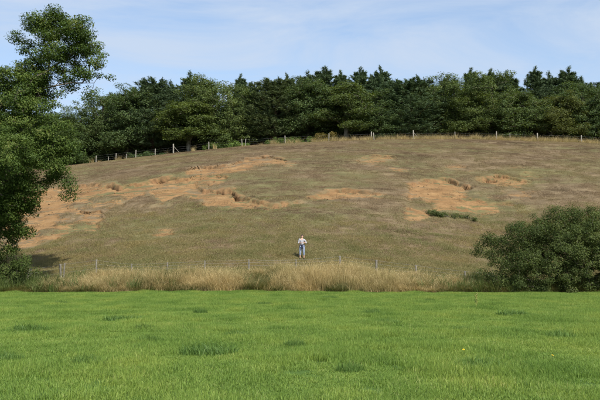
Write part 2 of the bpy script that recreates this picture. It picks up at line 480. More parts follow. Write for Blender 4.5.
def scatter(name, coll, P, rot, scl, idx):
    """points -> geometry-nodes instances of small clumps; one 'stuff' object"""
    me = bpy.data.meshes.new(name)
    me.vertices.add(len(P)); me.vertices.foreach_set('co', np.asarray(P, np.float32).ravel())
    for an, av, ty in (('rot', rot, 'FLOAT_VECTOR'), ('scl', scl, 'FLOAT_VECTOR')):
        a = me.attributes.new(an, ty, 'POINT'); a.data.foreach_set('vector', np.asarray(av, np.float32).ravel())
    a = me.attributes.new('idx', 'INT', 'POINT'); a.data.foreach_set('value', np.asarray(idx, np.int32))
    o = obj(name, me)
    ng = bpy.data.node_groups.new(name + '_scatter', 'GeometryNodeTree')
    ng.interface.new_socket('Geometry', in_out='INPUT', socket_type='NodeSocketGeometry')
    ng.interface.new_socket('Geometry', in_out='OUTPUT', socket_type='NodeSocketGeometry')
    gi = ng.nodes.new('NodeGroupInput'); go = ng.nodes.new('NodeGroupOutput')
    ci = ng.nodes.new('GeometryNodeCollectionInfo'); ci.inputs['Collection'].default_value = coll
    ci.inputs['Separate Children'].default_value = True; ci.inputs['Reset Children'].default_value = True
    ip = ng.nodes.new('GeometryNodeInstanceOnPoints'); ip.inputs['Pick Instance'].default_value = True
    def na(nm, ty):
        n = ng.nodes.new('GeometryNodeInputNamedAttribute'); n.data_type = ty; n.inputs['Name'].default_value = nm
        return next(s for s in n.outputs if s.enabled and s.name == 'Attribute')
    L = ng.links.new
    L(gi.outputs[0], ip.inputs['Points']); L(ci.outputs[0], ip.inputs['Instance'])
    L(na('idx', 'INT'), ip.inputs['Instance Index']); L(na('rot', 'FLOAT_VECTOR'), ip.inputs['Rotation']); L(na('scl', 'FLOAT_VECTOR'), ip.inputs['Scale'])
    L(ip.outputs[0], go.inputs[0])
    md = o.modifiers.new('scatter', 'NODES'); md.node_group = ng
    return o

def slope_rot(x, y, yaw):
    e = 0.4
    gx = (gz(x + e, y) - gz(x - e, y)) / (2 * e); gy = (gz(x, y + e) - gz(x, y - e)) / (2 * e)
    gx = np.clip(gx, -0.5, 0.5); gy = np.clip(gy, -0.5, 0.5)
    # euler XYZ: tilt in world after yaw is awkward; approximate with yaw 0..2pi baked via inverse rotation of the gradient
    c, s = np.cos(yaw), np.sin(yaw)
    return np.stack([np.arctan(gy), -np.arctan(gx), yaw], 1) if False else np.stack([np.arctan(-s * gx + c * gy), -np.arctan(c * gx + s * gy), yaw], 1)

def euler_fix(x, y, yaw):
    # Blender XYZ euler applies X, then Y, then Z: tilt given in the clump's own frame, then yaw
    return slope_rot(x, y, yaw)

# --- green meadow grass
M_MEADOW = grass_mat('meadow_grass_blades',
    [(0.0, (0.105, 0.180, 0.034)), (0.45, (0.175, 0.272, 0.049)), (0.85, (0.25, 0.345, 0.074)), (1.0, (0.42, 0.42, 0.17))],
    [(0.32, (0.66, 0.76, 0.66)), (0.5, (1.0, 1.0, 1.0)), (0.68, (1.28, 1.12, 1.1))], 0.6, 0.35, (1.0, 0.45, 1.0), 0.9)
c_near = patch_collection('meadow_tuft', M_MEADOW, [dict(n=640, R=0.30, h=0.052, w=0.0052, lean=1.5, seed=s, hv=0.4) for s in range(5)])
def visible_points(n, y0, y1, margin, r):
    y = np.sqrt(r.uniform(y0 ** 2, y1 ** 2, n)); x = r.uniform(-1, 1, n) * (y * 0.372 + margin)
    return x, y
r = np.random.default_rng(5)
x, y = visible_points(13800, 8.0, 49.75, 2.5, r)
hs = 0.5 + 2.1 * np.clip(1.9 * fbm(x * 0.9, y * 0.55, 4) + 0.32, 0, 1)
scl = np.stack([np.ones_like(x) * 1.1, np.ones_like(x) * 1.1, hs * r.uniform(0.8, 1.2, len(x))], 1)
mg = scatter('meadow_grass', c_near, np.stack([x, y, gz(x, y)], 1), euler_fix(x, y, r.uniform(0, 6.28, len(x))), scl, r.integers(0, 5, len(x)))
tag(mg, 'short bright green grass covering the meadow', 'grass', kind='stuff')

# --- hill turf
M_TURF = grass_mat('hill_grass_blades',
    [(0.0, (0.130, 0.103, 0.055)), (0.4, (0.205, 0.152, 0.087)), (0.75, (0.275, 0.207, 0.122)), (1.0, (0.40, 0.315, 0.20))],
    [(0.38, (0.58, 0.51, 0.49)), (0.5, (0.95, 0.89, 0.86)), (0.60, (0.98, 1.04, 0.80))], 0.13, 0.15, (1.0, 1.5, 1.0), 0.8)
M_TOE = grass_mat('toe_grass_blades',
    [(0.0, (0.13, 0.132, 0.046)), (0.45, (0.215, 0.192, 0.082)), (0.8, (0.28, 0.24, 0.118)), (1.0, (0.40, 0.335, 0.19))],
    [(0.35, (0.70, 0.82, 0.62)), (0.5, (1.0, 1.0, 0.9)), (0.65, (1.15, 1.02, 0.85))], 0.3, 0.25, (0.6, 1.2, 1.0), 0.8)
c_turf = patch_collection('hill_tuft', M_TURF, [dict(n=170, R=0.5, h=0.045, w=0.012, lean=1.6, seed=20 + s, hv=0.5) for s in range(4)])
c_toe = patch_collection('toe_tuft', M_TOE, [dict(n=150, R=0.45, h=0.085, w=0.012, lean=1.5, seed=30 + s, hv=0.55) for s in range(4)])
r = np.random.default_rng(6)
n = 34000
x = r.uniform(-58, 58, n); y = r.uniform(58, 122, n)
k = (np.abs(x) < y * 0.372 + 6) & (soil_at(x, y) < 0.42 + 0.9 * fbm(x * 0.7, y * 1.2, 3) + 0.12 * r.normal(size=n)) | ((np.abs(x) < y * 0.372 + 6) & (r.random(n) < 0.05))
x, y = x[k], y[k]
hs = 0.5 + 1.3 * np.clip(fbm(x * 0.35, y * 0.9, 3) + 0.4, 0, 1)
scl = np.stack([np.ones_like(x), np.ones_like(x), hs], 1)
ht = scatter('hill_grass', c_turf, np.stack([x, y, gz(x, y)], 1), euler_fix(x, y, r.uniform(0, 6.28, len(x))), scl, r.integers(0, 4, len(x)))
tag(ht, 'dry brown turf covering the hillside', 'grass', kind='stuff')
n = 16000
y = 53 + 30 * r.random(n) ** 1.6; x = r.uniform(-1, 1, n) * (y * 0.372 + 4)
k = (soil_at(x, y) < 0.2) & (r.random(n) < np.clip(1.2 - (y - 57) / 15 + 1.4 * fbm(x * 0.15, y * 0.2, 3), 0.0, 1))
x, y = x[k], y[k]
hs = 0.5 + 1.3 * np.clip(fbm(x * 0.5 + 9, y * 0.9, 3) + 0.35, 0, 1)
scl = np.stack([np.ones_like(x), np.ones_like(x), hs], 1)
ht = scatter('toe_grass', c_toe, np.stack([x, y, gz(x, y)], 1), euler_fix(x, y, r.uniform(0, 6.28, len(x))), scl, r.integers(0, 4, len(x)))
tag(ht, 'olive green rough grass on the foot of the hill', 'grass', kind='stuff')

# --- clods of soil lying in the scars
cc = bpy.data.collections.new('clod')
for i in range(4):
    rr_ = np.random.default_rng(90 + i)
    t_ = (1 + 5 ** 0.5) / 2
    iv = np.array([(-1, t_, 0), (1, t_, 0), (-1, -t_, 0), (1, -t_, 0), (0, -1, t_), (0, 1, t_), (0, -1, -t_), (0, 1, -t_), (t_, 0, -1), (t_, 0, 1), (-t_, 0, -1), (-t_, 0, 1)]) / 1.9
    iv = iv * rr_.uniform(0.65, 1.25, (12, 1)); iv[:, 2] *= 0.65
    fi = [(0, 11, 5), (0, 5, 1), (0, 1, 7), (0, 7, 10), (0, 10, 11), (1, 5, 9), (5, 11, 4), (11, 10, 2), (10, 7, 6), (7, 1, 8), (3, 9, 4), (3, 4, 2), (3, 2, 6), (3, 6, 8), (3, 8, 9), (4, 9, 5), (2, 4, 11), (6, 2, 10), (8, 6, 7), (9, 8, 1)]
    cc.objects.link(obj('clod_%d' % i, mesh_np('clod_%d' % i, iv, fi, []), link=False))
mc = NT('soil_clods')
mc.bsdf(mc.ramp(mc.noise(3.0, 4, 0.7), [(0.35, (0.15, 0.094, 0.048)), (0.65, (0.25, 0.165, 0.086))]), 0.95, 0.1)
for o_ in cc.objects: o_.data.materials.append(mc.m)
r = np.random.default_rng(61)
n = 60000
x = r.uniform(-46, 46, n); y = r.uniform(56, 117, n)
ic = np.clip(np.searchsorted(XS, x) - 1, 0, nx - 2); jc = np.clip(np.searchsorted(YS, y) - 1, 0, ny - 2)
k = (soil_at(x, y) > 0.45) & (r.random(n) < 0.05 + 0.45 * np.clip(fbm(x * 0.6, y * 0.6, 3) * 2.0, 0, 1) + 0.8 * wall_full[ic, jc])
x, y = x[k], y[k]
sz = 0.025 + 0.085 * r.random(len(x)) ** 3
tag(scatter('soil_clods', cc, np.stack([x, y, gz(x, y) + sz * 0.2], 1), r.uniform(0, 6.28, (len(x), 3)) * np.array([0.1, 0.1, 1]), np.stack([sz * 1.3, sz, sz], 1), r.integers(0, 4, len(x))), 'loose brown soil clods lying in the sand scars', 'soil', kind='stuff')

# --- tall straw grass along the meadow edge
M_STRAW = grass_mat('straw_grass_blades',
    [(0.0, (0.19, 0.15, 0.065)), (0.4, (0.34, 0.262, 0.115)), (0.75, (0.47, 0.37, 0.18)), (1.0, (0.62, 0.52, 0.30))],
    [(0.35, (0.75, 0.8, 0.7)), (0.5, (1.0, 1.0, 1.0)), (0.65, (1.15, 1.05, 0.95))], 0.5, 0.25, None, 0.6)
M_RANK = grass_mat('rank_grass_blades',
    [(0.0, (0.07, 0.09, 0.027)), (0.5, (0.14, 0.145, 0.05)), (0.85, (0.25, 0.215, 0.09)), (1.0, (0.42, 0.34, 0.16))],
    [(0.35, (0.7, 0.8, 0.7)), (0.5, (1.0, 1.0, 1.0)), (0.65, (1.2, 1.1, 0.9))], 0.5, 0.3, None, 0.6)
c_straw = patch_collection('straw_clump', M_STRAW, [dict(n=55, R=0.24, h=1.2, w=0.013, lean=0.34, seed=40 + s, hv=0.28, head=0.09, square=False) for s in range(5)])
c_rank = patch_collection('rank_clump', M_RANK, [dict(n=75, R=0.28, h=0.85, w=0.015, lean=0.7, seed=50 + s, hv=0.3, head=0.05, square=False) for s in range(5)])
r = np.random.default_rng(8)
n = 9000
x = r.uniform(-27, 24, n); y = 48.75 + 0.9 * (fbm(x * 0.9, x * 0 + 3.3, 4) + 0.3) + 5.0 * r.random(n) ** 1.2
px = 300 + x / y * F_PX
nn = fbm(x * 0.45, y * 0.35, 3)
# golden weight along the strip (where the straw stands thickest)
gw = np.interp(px, [-200, 40, 70, 115, 160, 200, 240, 260, 300, 330, 400, 425, 470, 800], [0.1, 0.3, 0.62, 0.72, 0.55, 0.8, 0.75, 0.55, 0.92, 0.95, 0.9, 0.68, 0.3, 0.0])
gold = (nn * 2.2 + r.normal(size=n) * 0.28 + gw) > 0.64
hgt = np.interp(px, [-200, 40, 80, 150, 230, 300, 400, 420, 480, 800], [0.5, 0.5, 0.55, 0.64, 0.72, 0.80, 0.76, 0.62, 0.55, 0.6])
hs = hgt * (0.88 + 1.3 * np.clip(fbm(x * 0.8 + 3, y * 0.6, 3), -0.3, 0.4)) * np.interp(y, [48.9, 49.8, 52.0, 54.2], [0.4, 1.0, 0.9, 0.45])
for nm, co, kk, lab in (('straw_grass', c_straw, gold, 'tall golden straw grass along the meadow edge'), ('rank_grass', c_rank, ~gold, 'olive green rank grass mixed along the meadow edge')):
    xx, yy, h2 = x[kk], y[kk], hs[kk]
    h2 = h2 * r.uniform(0.75, 1.25, len(xx)); sc = np.stack([np.ones_like(xx), np.ones_like(xx), h2], 1)
    rt = np.stack([r.normal(size=len(xx)) * 0.10, r.normal(size=len(xx)) * 0.10, r.uniform(0, 6.28, len(xx))], 1)
    tag(scatter(nm, co, np.stack([xx, yy, gz(xx, yy)], 1), rt, sc, r.integers(0, 5, len(xx))), lab, 'grass', kind='stuff')
M_WEED = grass_mat('green_weed_blades', [(0.0, (0.055, 0.085, 0.022)), (0.5, (0.095, 0.135, 0.034)), (1.0, (0.17, 0.20, 0.07))], [(0.35, (0.8, 0.85, 0.8)), (0.65, (1.15, 1.1, 1.0))], 0.6, 0.3, None, 0.6)
c_weed = patch_collection('weed_clump', M_WEED, [dict(n=85, R=0.28, h=0.6, w=0.028, lean=0.9, seed=70 + s_, hv=0.35, square=False) for s_ in range(4)])
n = 2600
x = r.uniform(-27, 24, n); y = 48.9 + 4.6 * r.random(n)
px = 300 + x / y * F_PX
k = r.random(n) < np.interp(px, [-200, 35, 60, 90, 130, 180, 300, 400, 430, 470, 800], [0.8, 0.6, 0.25, 0.16, 0.2, 0.12, 0.05, 0.06, 0.16, 0.5, 0.8]) * np.clip(0.5 + 2.2 * fbm(x * 0.5 + 20, y * 0.5, 3) + 0.3, 0, 1)
x, y = x[k], y[k]
sc = np.stack([np.ones_like(x), np.ones_like(x), r.uniform(0.5, 1.35, len(x))], 1)
tag(scatter('green_weeds', c_weed, np.stack([x, y, gz(x, y)], 1), np.stack([0 * x, 0 * x, r.uniform(0, 6.28, len(x))], 1), sc, r.integers(0, 4, len(x))), 'green leafy weeds at both ends of the straw grass strip', 'weeds', kind='stuff')
# --- pale grass along the ridge fence
r = np.random.default_rng(9)
n = 1700
x = r.uniform(-34, 48, n); y = r.uniform(117.5, 122, n)
k = r.random(n) < np.interp(x, [-34, -8, 4, 12, 48], [0.03, 0.04, 0.25, 0.6, 0.65]); x, y = x[k], y[k]
sc = np.stack([np.ones_like(x) * 1.3, np.ones_like(x) * 1.3, r.uniform(0.2, 0.6, len(x))], 1)
tag(scatter('ridge_grass', c_straw, np.stack([x, y, gz(x, y)], 1), euler_fix(x, y, r.uniform(0, 6.28, len(x))), sc, r.integers(0, 5, len(x))), 'pale dry grass along the ridge fence', 'grass', kind='stuff')

# ------------------------------------------------------------------ trees
def bark_mat(name, a, b):
    m = NT(name)
    c = m.ramp(m.noise(6, 5, 0.7, m.n('ShaderNodeTexCoord').outputs['Object'], (1, 1, 0.25)), [(0.35, a), (0.65, b)])
    m.bsdf(c, 0.9, 0.15, m.noise(14, 4, 0.7, m.n('ShaderNodeTexCoord').outputs['Object'], (1, 1, 0.2)), 0.8, 0.04)
    return m.m
M_BARK = bark_mat('bark_grey_brown', (0.055, 0.045, 0.034), (0.16, 0.135, 0.105))
M_PALEBARK = bark_mat('bark_pale', (0.13, 0.115, 0.09), (0.33, 0.30, 0.25))
M_PINEBARK = bark_mat('bark_pine', (0.07, 0.042, 0.03), (0.17, 0.10, 0.065))

def leaf_mat(name, ramp, trans=0.3, spec=0.15, rough=0.6, tcol=(1.3, 1.25, 0.45)):
    m = NT(name)
    oi = m.n('ShaderNodeObjectInfo')
    c = m.ramp(m.attr('v'), ramp)
    c = m.mix(1.0, c, oi.outputs['Color'], 'MULTIPLY')
    m.leaf(c, trans, rough, spec, tcol)
    return m.m
M_LEAF = leaf_mat('broad_leaves', [(0.0, (0.052, 0.080, 0.026)), (0.5, (0.082, 0.118, 0.038)), (0.85, (0.115, 0.155, 0.052)), (1.0, (0.165, 0.19, 0.075))])
M_BIGLEAF = leaf_mat('large_tree_leaves', [(0.0, (0.032, 0.058, 0.013)), (0.5, (0.072, 0.115, 0.023)), (0.85, (0.13, 0.175, 0.040)), (1.0, (0.23, 0.23, 0.08))])
M_BUSH = leaf_mat('hawthorn_leaves', [(0.0, (0.034, 0.052, 0.014)), (0.5, (0.066, 0.092, 0.024)), (0.85, (0.11, 0.138, 0.040)), (1.0, (0.18, 0.18, 0.075))])
M_NEEDLE = leaf_mat('pine_needles', [(0.0, (0.060, 0.090, 0.042)), (0.5, (0.095, 0.132, 0.062)), (0.9, (0.135, 0.175, 0.085)), (1.0, (0.18, 0.20, 0.10))], 0.2, 0.15, 0.6, (1.1, 1.1, 0.7))

def tubes(segs, sides=5):
    """segs: list of (p0,p1,r0,r1)"""
    V = []; Fq = []
    for p0, p1, r0, r1 in segs:
        d = Vector(p1) - Vector(p0)
        if d.length < 1e-4: continue
        q = d.to_track_quat('Z', 'Y')
        o = len(V)
        for P, R in ((p0, r0), (p1, r1)):
            for k in range(sides):
                a = 6.28319 * k / sides
                V.append(Vector(P) + q @ Vector((math.cos(a) * R, math.sin(a) * R, 0)))
        for k in range(sides):
            Fq.append((o + k, o + (k + 1) % sides, o + sides + (k + 1) % sides, o + sides + k))
    return np.array([tuple(v) for v in V]), np.array(Fq)

def skeleton(stems, ends, tip_r, r):
    """stems: list of polylines (the first vertex of later stems lies on an earlier one); ends: (n,3) twig ends"""
    N = []; par = []
    for st in stems:
        p = -1
        if N:
            p = int(np.argmin(np.linalg.norm(np.array(N) - st[0], axis=1)))
        for s in range(len(st) - 1 if len(st) > 1 else 1):
            a, b = np.array(st[s], float), np.array(st[s + 1], float)
            k = max(1, int(np.linalg.norm(b - a) / 0.6))
            for q in range(k):
                if not N or q > 0 or s > 0:
                    N.append(a + (b - a) * q / k + (r.normal(size=3) * 0.02)); par.append(p); p = len(N) - 1
        N.append(np.array(st[-1], float)); par.append(p)
    ns = len(N)
    root = N[0]
    order = np.argsort(np.linalg.norm(ends - np.mean(np.array(N), axis=0), axis=1))
    w = [0] * ns
    for e in order:
        c = ends[e]
        A = np.array(N)
        dv = c - A
        dist = np.linalg.norm(dv, axis=1)
        cost = dist + 0.9 * np.maximum(0, -dv[:, 2] + 0.25 * dist)
        cost[:2] += 3
        p = int(np.argmin(cost))
        a = A[p]; L = dist[p]
        k = max(1, int(L / 0.7))
        side = r.normal(size=3) * 0.10 * L
        for q in range(1, k + 1):
            t = q / k
            pt = a + (c - a) * t + side * math.sin(math.pi * t) + np.array([0, 0, -0.08 * L * math.sin(math.pi * t)])
            N.append(pt); par.append(p); w.append(0); p = len(N) - 1
        w[p] += 1
    for i in range(len(N) - 1, -1, -1):
        if par[i] >= 0: w[par[i]] += w[i]
    rad = [tip_r * max(x_, 1) ** 0.47 for x_ in w]
    segs = [(N[par[i]], N[i], min(rad[par[i]], rad[i] * 1.35), rad[i]) for i in range(len(N)) if par[i] >= 0]
    return segs

def leaf_cloud(C, R, per, size, r, flat=0.65, up=0.55, center=None, aspect=0.5, vc=None):
    """clusters of diamond leaves"""
    n = len(C)
    per_c = np.maximum(6, (per * (R / R.mean()) ** 2 * r.uniform(0.7, 1.3, n))).astype(int)
    ci = np.repeat(np.arange(n), per_c); N = len(ci)
    d = r.normal(size=(N, 3)); d /= np.linalg.norm(d, axis=1)[:, None]
    q = r.random(N) ** 0.45
    off = d * (q * R[ci])[:, None]; off[:, 2] *= flat
    # sub-clumping into sprays
    P = C[ci] + off
    nrm = d * 0.7 + r.normal(size=(N, 3)) * 0.7; nrm[:, 2] += up
    if center is not None:
        oc = P - center; oc /= np.linalg.norm(oc, axis=1)[:, None] + 1e-6; nrm += oc * 0.5
    nrm /= np.linalg.norm(nrm, axis=1)[:, None]
    t = r.normal(size=(N, 3)); t -= nrm * (t * nrm).sum(1)[:, None]; t /= np.linalg.norm(t, axis=1)[:, None]
    b = np.cross(nrm, t)
    s = size * r.uniform(0.6, 1.35, N)[:, None]
    V = np.stack([P - t * s * 0.5, P + b * s * aspect * 0.5 - t * s * 0.05, P + t * s * 0.5 - nrm * s * 0.15, P - b * s * aspect * 0.5 - t * s * 0.05], 1).reshape(-1, 3)
    Fq = np.arange(N * 4).reshape(-1, 4)
    cv = r.random(n) if vc is None else vc
    val = np.clip(0.5 * cv[ci] + 0.5 * r.random(N) , 0, 1)
    return V, Fq, np.repeat(val, 4)

def fill_clusters(lobes, n, r, shell=0.5, mind=0.35):
    """cluster centres in a union of ellipsoids (cx,cy,cz,rx,ry,rz)"""
    L = np.array(lobes, float); vol = L[:, 3] * L[:, 4] * L[:, 5]
    out = []; tries = 0
    surf = vol ** 0.62
    while len(out) < n and tries < n * 60:
        tries += 1
        k = r.choice(len(L), p=surf / surf.sum())
        d = r.normal(size=3); d /= np.linalg.norm(d)
        q = shell + (1 - shell) * r.random() if r.random() < 0.8 else r.random()
        p = L[k, :3] + d * q * L[k, 3:]
        if out and np.min(np.linalg.norm(np.array(out) - p, axis=1)) < mind: continue
        out.append(p)
    return np.array(out)

def tree_meshes(name, stems, lobes, nclus, crad, per, size, seed, bark, leafm, tip_r=0.012, flat=0.65, aspect=0.5, shell=0.5, mind=0.35):
    r = np.random.default_rng(seed)
    C = fill_clusters(lobes, nclus, r, shell, mind)
    R = crad * r.uniform(0.65, 1.35, len(C))
    segs = skeleton(stems, C, tip_r, r)
    tv, tf = tubes(segs, 6)
    V, Fq, val = leaf_cloud(C, R, per, size, r, flat, 0.55, np.mean(C, axis=0), aspect)
    return (mesh_np(name + '_trunk', tv, tf, [bark], smooth=True), mesh_np(name + '_crown', V, Fq, [leafm], {'v': val}))

def pine_meshes(name, H, Rb, seed, top_open=0.25, start=0.12, rounded=0.5, droop=0.0):
    """pine: stem, whorls of up-swept limbs, needle brushes"""
    r = np.random.default_rng(seed)
    segs = []; tufts = []; tdir = []
    lean = r.normal(size=2) * 0.02
    def stem(z): return np.array([lean[0] * z + 0.12 * math.sin(z * 0.6), lean[1] * z, z])
    zs = np.linspace(0, H * 0.97, 16)
    for a, b in zip(zs[:-1], zs[1:]):
        segs.append((stem(a), stem(b), 0.19 * (1 - a / H) + 0.025, 0.19 * (1 - b / H) + 0.025))
    z = H * start
    while z < H * 0.97:
        t = (z / H - start) / (1 - start)
        prof = (1 - t) ** rounded * (0.65 + 0.35 * min(1, t * 4))
        nb = 5 + int(r.random() * 3)
        a0 = r.random() * 6.28
        for k in range(nb):
            a = a0 + 6.283 * k / nb + r.normal() * 0.25
            L = max(0.22, Rb * prof * r.uniform(0.6, 1.2))
            rise = (0.25 + 1.1 * t) - droop * (1 - t)
            dirh = np.array([math.cos(a), math.sin(a), 0])
            p0 = stem(z); prev = p0; k2 = max(3, int(L / 0.35))
            for q in range(1, k2 + 1):
                s = q / k2
                p = p0 + dirh * L * s + np.array([0, 0, L * rise * s * (0.4 + 0.6 * s)])
                segs.append((prev, p, 0.035 * (1 - 0.8 * (q - 1) / k2), 0.035 * (1 - 0.8 * q / k2)))
                prev = p
                if s > 0.3:
                    for _ in range(5):
                        lat = np.array([-dirh[1], dirh[0], 0]) * r.normal() * 0.38 * (0.5 + L * 0.28) * min(1.0, L / 1.3)
                        tufts.append(p + lat + np.array([0, 0, r.normal() * 0.10])); 
                        tdir.append(dirh * 0.6 + lat * 0.8 + np.array([0, 0, 0.7]))
            tufts.append(prev); tdir.append(dirh * 0.4 + np.array([0, 0, 1.0]))
        z += r.uniform(0.42, 0.62)
    for q in range(8):
        tufts.append(stem(H * 0.97) + np.array([r.normal() * 0.05, r.normal() * 0.05, q * 0.10])); tdir.append(np.array([0, 0, 1.0]))
    for q in range(16):                    # upright side leaders
        a = r.random() * 6.28; zz_ = H * r.uniform(0.70, 0.92); off = Rb * (1 - zz_ / H) * r.uniform(1.0, 2.4)
        for w_i in range(6):
            tufts.append(stem(zz_) + np.array([math.cos(a) * off, math.sin(a) * off, w_i * 0.13])); tdir.append(np.array([0, 0, 1.0]))
    T = np.array(tufts); Dv = np.array(tdir); Dv /= np.linalg.norm(Dv, axis=1)[:, None]
    per = 22
    ti = np.repeat(np.arange(len(T)), per); N = len(ti)
    al = r.random(N) * 0.42 - 0.08
    base = T[ti] + Dv[ti] * al[:, None]
    rad = r.normal(size=(N, 3)); rad /= np.linalg.norm(rad, axis=1)[:, None]
    nd = Dv[ti] * 0.75 + rad; nd /= np.linalg.norm(nd, axis=1)[:, None]
    ln = r.uniform(0.14, 0.26, N)[:, None]
    sd_ = np.cross(nd, r.normal(size=(N, 3))); sd_ /= np.linalg.norm(sd_, axis=1)[:, None]
    w = 0.028
    V = np.stack([base - sd_ * w, base + sd_ * w, base + nd * ln], 1).reshape(-1, 3)
    val = np.repeat(np.clip(0.55 * r.random(len(T))[ti] + 0.45 * r.random(N), 0, 1), 3)
    tv, tf = tubes(segs, 5)
    return (mesh_np(name + '_trunk', tv, tf, [M_PINEBARK], smooth=True), mesh_np(name + '_crown', V, np.arange(N * 3).reshape(-1, 3), [M_NEEDLE], {'v': val}))

def round_tree_lobes(H, W, seed, low=0.1, n=14):
    r = np.random.default_rng(seed)
    lo = [(0, 0, H * (low + 0.45), W * 0.30, W * 0.30, H * 0.40)]
    for k in range(n):
        a = 6.283 * k / n + r.normal() * 0.3; z = H * (low + 0.08 + (0.72 - low) * ((k * 5) % n + r.random()) / n); q = W * 0.30 * (1.15 - 0.5 * abs(z / H - 0.4))
        s = W * r.uniform(0.17, 0.26)
        lo.append((q * math.cos(a), q * math.sin(a), z, s, s, s * r.uniform(0.8, 1.2)))
    for k in range(3):
        lo.append((r.normal() * W * 0.10, r.normal() * W * 0.10, H * r.uniform(0.80, 0.90), W * 0.13, W * 0.13, H * 0.09))
    return lo
def std_stems(H, seed, forks=3):
    r = np.random.default_rng(seed)
    base = [(0, 0, -0.3), (r.normal() * 0.1, r.normal() * 0.1, H * 0.22), (r.normal() * 0.2, r.normal() * 0.2, H * 0.5), (r.normal() * 0.3, r.normal() * 0.3, H * 0.85)]
    st = [base]
    for k in range(forks):
        a = 6.283 * k / forks + r.normal() * 0.3; z = H * r.uniform(0.15, 0.3)
        f = z / (H * 0.22)
        st.append([(base[1][0] * min(f, 1), base[1][1] * min(f, 1), z), (math.cos(a) * H * 0.10, math.sin(a) * H * 0.10, z + H * 0.18), (math.cos(a) * H * 0.17, math.sin(a) * H * 0.17, z + H * 0.38)])
    return st

# prototypes, 10 m tall
proto = {}
for k, (W, seed, low, fl) in enumerate([(7.5, 101, 0.02, 0.6), (6.5, 102, 0.04, 0.7), (8.5, 103, 0.02, 0.55), (5.6, 104, 0.12, 0.6)]):
    proto['broad%d' % k] = tree_meshes('broad_tree%d' % k, std_stems(10, seed), round_tree_lobes(10, W, seed, low), 560, 0.52, 62, 0.165, seed, M_PALEBARK if k == 3 else M_BARK, M_LEAF, 0.010, fl + 0.15, 0.55, 0.40, 0.22)
for k, (Rb, seed, rd, st, dr) in enumerate([(2.6, 201, 1.0, 0.10, 0.0), (3.0, 202, 0.62, 0.10, 0.15), (2.1, 203, 1.15, 0.10, 0.0), (2.8, 204, 0.55, 0.16, 0.25)]):
    proto['pine%d' % k] = pine_meshes('pine%d' % k, 10, Rb, seed, start=st, rounded=rd, droop=dr)

def place_tree(kind, px, top, hw, d, tint, label, r, group='trees of the ridge wood'):
    tm, cm = proto[kind]
    x = (px - 300) / F_PX * d * 1.0
    gzv = float(gz(np.array([x]), np.array([d]))[0])
    ztop = at(px, top, d)[2]
    H = ztop - gzv
    cw = max(v for v in (abs(cm_b[0]) for cm_b in cm_bounds(cm)))
    s = H / cm_top(cm)
    sx = (1.45 if kind.startswith('pine') else 1.3) * (hw / F_PX * d) / cw
    t = empty('pine_tree' if kind.startswith('pine') else 'broadleaf_tree', (x, d, gzv - 0.05))
    t.rotation_euler = (0, 0, r.uniform(0, 6.28)); t.scale = (sx, sx, s)
    a = obj('trunk', tm, t); b = obj('crown', cm, t)
    b.color = (*tint, 1); a.color = (1, 1, 1, 1)
    tag(t, label, 'tree', group)
    return t
_cb = {}
def cm_bounds(cm):
    if cm.name not in _cb:
        a = np.zeros(len(cm.vertices) * 3, np.float32); cm.vertices.foreach_get('co', a); a = a.reshape(-1, 3)
        lo = np.percentile(a, 2, axis=0); hi = np.percentile(a, 98, axis=0)
        _cb[cm.name] = ([lo, hi], float(np.percentile(a[:, 2], 99.97)))
    return _cb[cm.name][0]
def cm_top(cm):
    cm_bounds(cm); return _cb[cm.name][1]

